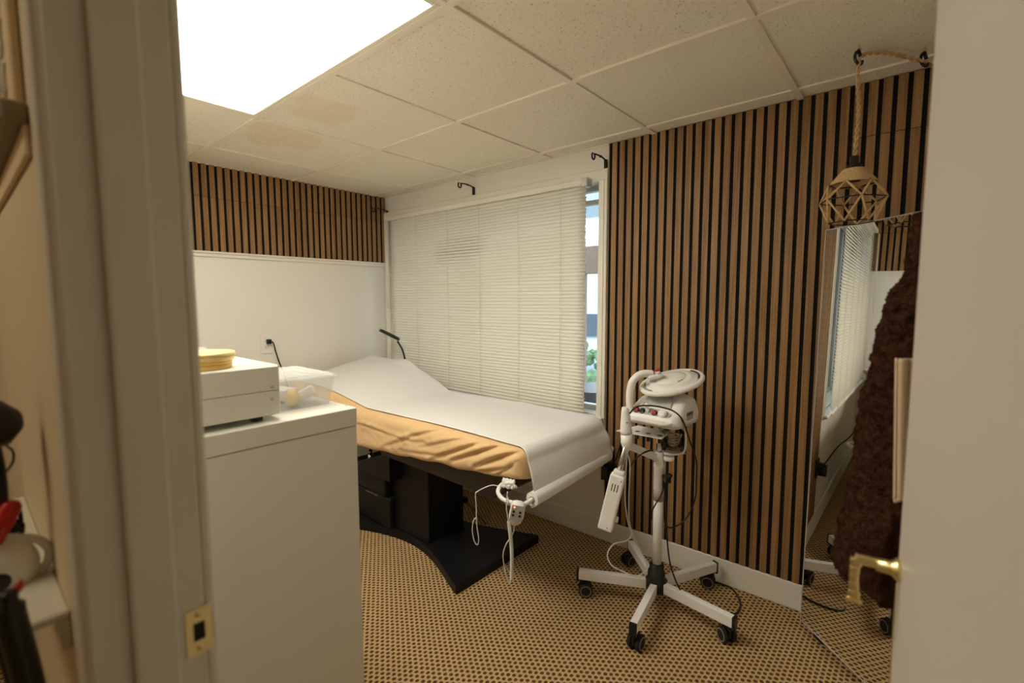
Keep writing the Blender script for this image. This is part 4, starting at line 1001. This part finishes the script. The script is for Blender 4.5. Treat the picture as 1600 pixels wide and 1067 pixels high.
# ================================================================== ROBE AND TAN GARMENT (hanging on the far face of the door)
RP = lambda u, v: onplane(u, v, (3.15, -1.20, 1), FH)
left = [(1440, 330), (1436, 380), (1431, 427), (1413, 444), (1397, 479), (1392, 500), (1379, 552), (1370, 594), (1361, 642), (1357, 698), (1352, 752), (1343, 800), (1331, 835), (1329, 856)]
lz = [(RP(u, v).z, RP(u, v)) for u, v in left]
zmin = RP(1329, 862).z
def leftpt(z):
    if z >= lz[0][0]: return lz[0][1]
    for (za, pa), (zb2, pb) in zip(lz, lz[1:]):
        if zb2 <= z <= za: return pa.lerp(pb, (za - z) / (za - zb2))
    return lz[-1][1]
def robe(bm):
    z_top = lz[0][0]; rows = 110; n = 130; V = []
    for i in range(rows + 1):
        z = z_top + (zmin - .055 - z_top) * i / rows
        L_ = leftpt(z); s = i / rows
        right = L_ + (RH * (.075 + .075 * s)); 
        c = (L_ + right) / 2; hw = (right - L_).length / 2; dp = .05 + .035 * s
        ring = []
        for k in range(n):
            a = 2 * pi * k / n
            fl = 1 + .13 * sin(a * 5 + s * 2) * min(1, s * 2) + .05 * sin(a * 9 + 1)
            x_, y_ = cos(a), sin(a)
            p = Vector((c.x, c.y, z)) + RH * (x_ * hw * (fl if abs(x_) < .8 else 1)) + FH * (y_ * dp * fl)
            nz = noise.noise(p * 45) * .006 + noise.noise(p * 110) * .004 + noise.noise(p * 14) * .006
            p += (RH * x_ + FH * y_) * nz
            # ragged, tilted hem: lower on the right
            if i > rows * .8: p.z -= (i / rows - .8) / .2 * (.075 * (x_ * .5 + .5) + .012 * noise.noise(Vector((a * 3, 0, 0)))) 
            ring.append(bm.verts.new(p))
        V.append(ring)
    for a, c in zip(V, V[1:]):
        for k in range(n): bm.faces.new((a[k], a[(k + 1) % n], c[(k + 1) % n], c[k]))
    bm.faces.new(V[0][::-1]); bm.faces.new(V[-1])
b = B(); robe(b); 
rb = one('robe', b, 'robe', 'dark brown fluffy robe hanging behind the open door, in front of the mirror', 'robe', True)
ps = rb.modifiers.new('fur', 'PARTICLE_SYSTEM'); st = ps.particle_system.settings
st.type = 'HAIR'; st.count = 9000; st.hair_length = .010; st.hair_step = 3; st.root_radius = .9; st.tip_radius = .3; st.radius_scale = .0009
st.brownian_factor = .004; st.child_type = 'INTERPOLATED'; st.rendered_child_count = 8; st.child_radius = .006; st.roughness_2 = .01; st.clump_factor = .5
b = B()
def tg(u, v):
    p0 = onplane(1399 - 3 * v + 30 * u, 560 + 218 * v + 8 * sin(u * 9) * v, (3.20, -1.325, 1), FH); return p0 + FH * (.004 * sin(u * 14))
grid(b, tg, 20, 40); g_ = one('tan_garment', b, 'tan', 'tan cloth garment edge hanging between the brown robe and the door', 'garment', True); sm = g_.modifiers.new('s', 'SOLIDIFY'); sm.thickness = .004
t = thing('door_hook', 'slim metal hook over the back of the open door holding the robe', 'hook', tuple(LT + dn * .045 + UP * 1.6))
b = B(); p = LT - dd * .03 + dn * .036 + UP * 1.62; top_ = lz[0][1]
tube(b, catmull([p + UP * .03, p, p - UP * .03 + dn * .01, Vector((top_.x + .04, top_.y, top_.z + .0)), Vector((top_.x + .04, top_.y, top_.z - .04))], 6), .003, 8); part('hook_rod', b, 'chrome', t, True)

# ================================================================== HALL SIDE, LEFT EDGE
hw_ = YH - .002
# wall ledge
t = thing('wall_ledge', 'grey brown ledge board fixed to the hall wall at the left edge', 'shelf', (2.0, hw_ - .02, 1.57))
e0 = ony(50, 161, hw_); e1 = ony(50, 195, hw_); xe = 2.455
p_ = onx(50, 195, xe); zL = onx(50, 195, xe).z; zH = onx(50, 161, xe).z; yl = onx(16, 154, xe).y
b = B(); box(b, (.9, yl - .010, zL), (xe, hw_, zH), .003); part('board', b, 'shelf', t)
b = B(); box(b, (.9, hw_ - .006, zL - .035), (xe, hw_, zL), .002); part('back_rail', b, 'beigep', t)
# patterned panel on the ledge
t = thing('patterned_panel', 'beige panel with white zigzag dashes standing on the hall ledge', 'decor', (2.1, hw_ - .006, zH))
b = B(); box(b, (1.2, hw_ - .010, zH), (2.44, hw_ - .001, 1.93), .002); part('board', b, 'beigep', t)
b = B(); random.seed(3)
for i in range(29):
    for j in range(9):
        x = 1.25 + i * .04; z = zH + .02 + j * .05 + (.02 if i % 2 else 0)
        tube(b, [(x, hw_ - .0115, z), (x + .012, hw_ - .0115, z + .012), (x + .006, hw_ - .0115, z + .030), (x + .016, hw_ - .0115, z + .040)], .0022, 5)
part('zigzag_pattern', b, 'white', t, True)
b = B(); box(b, (.9, hw_ - .045, 1.62), (2.20, hw_ - .012, 1.66), .004); one('upper_wall_shelf', b, 'outb', 'brown board high on the hall wall at the top left corner', 'shelf')
# lower wall shelf with hair tools
PX = lambda u, v, x=2.30: onx(u, v, x)
zs = PX(88, 948, 2.42).z
t = thing('tool_shelf', 'small white shelf on the hall wall under the hair tools', 'shelf', (2.2, -2.23, zs))
b = B(); box(b, (1.9, -2.262, zs - .012), (2.44, hw_, zs), .003); part('board', b, 'cab', t)
b = B(); box(b, (1.9, hw_ - .01, zs - .05), (2.44, hw_, zs - .012), .002); part('rail', b, 'cab', t)
b = B(); box(b, (2.0, -2.255, zs - .11), (2.02, hw_, zs - .012), .002); part('brace', b, 'black', t)
# white loop handle dryer
t = thing('white_hair_dryer', 'white hair tool with a loop handle on the hall shelf', 'hair dryer', tuple(PX(30, 900)))
X_ = 2.30
cR = lambda u, v, dx=0: onx(u, v, X_ + dx)
b = B(); tube(b, catmull([cR(0, 842), cR(30, 840), cR(60, 843), cR(77, 858), cR(74, 878), cR(62, 893), cR(54, 880), cR(42, 862), cR(20, 852), cR(-20, 850)], 6), .0055, 10); part('loop_handle', b, 'white', t, True)
b = B(); c0 = cR(-5, 900); ax = Vector((0, 1, 0)); mt = Matrix.Translation(cR(8, 888)) @ Matrix.Diagonal((.5, .66, .8, 1)); bmesh.ops.create_uvsphere(b, u_segments=24, v_segments=16, radius=.052, matrix=mt); part('body', b, 'white', t, True)
b = B(); lathe(b, cR(-4, 900) + Vector((.026, 0, 0)), [(.012, 0), (.010, .003)], 16, (1, 0, 0)); part('air_inlet', b, 'black', t, True)
# black dryer with nozzle
t = thing('black_hair_dryer', 'black hair dryer nozzle poking out at the left edge of the hall', 'hair dryer', tuple(PX(0, 660)))
a0, a1 = cR(-60, 672), cR(36, 655)
b = B(); ax = (a1 - a0).normalized(); L_ = (a1 - a0).length; lathe(b, a0, [(.028, 0), (.034, L_ * .3), (.030, L_ * .7), (.014, L_ * .95), (.008, L_)], 24, ax); part('barrel', b, 'black', t, True)
b = B(); tube(b, catmull([cR(-20, 690), cR(-10, 740), cR(-5, 790)], 6), .012, 10); part('grip', b, 'black', t, True)
b = B(); tube(b, catmull([cR(8, 695), cR(20, 705), cR(20, 722), cR(8, 738), cR(-5, 745)], 6), .0016, 6); part('hanging_loop', b, 'black', t, True)
b = B(); a0, a1 = cR(-12, 848, .01), cR(22, 782, .01); tube(b, [a0, a0.lerp(a1, .5), a0.lerp(a1, .9), a1], [.010, .012, .011, .006], 14); one('red_brush_handle', b, 'red', 'red brush handle standing on the hall shelf', 'brush', True)
b = B(); random.seed(5); pts = [cR(5 + 30 * random.random(), 790 + 50 * random.random(), -.03 + .03 * random.random()) for _ in range(18)]; tube(b, catmull(pts, 6), .0025, 6); one('tangled_cable', b, 'black', 'tangle of black cable behind the red handle', 'cable', True)
t = thing('hair_iron', 'glossy black hair iron with red tip leaning at the bottom left', 'hair iron', tuple(cR(30, 1060, .06)))
b = B(); tube(b, catmull([cR(12, 925, .19), cR(16, 960, .19), cR(30, 1010, .19), cR(48, 1080, .19), cR(60, 1150, .19)], 6), [.008] * 4 + [.013] * 21, 14); part('barrel', b, 'black', t, True)
b = B(); tube(b, catmull([cR(20, 932, .185), cR(30, 915, .185), cR(34, 905, .185)], 4), [.004] * 4 + [.004, .003, .002, .0015, .001], 8); part('tip', b, 'red', t, True)
b = B(); tube(b, catmull([cR(-6, 960, .17), cR(5, 1000, .17), cR(20, 1050, .17), cR(40, 1110, .17)], 6), .008, 10); part('clamp', b, 'black', t, True)
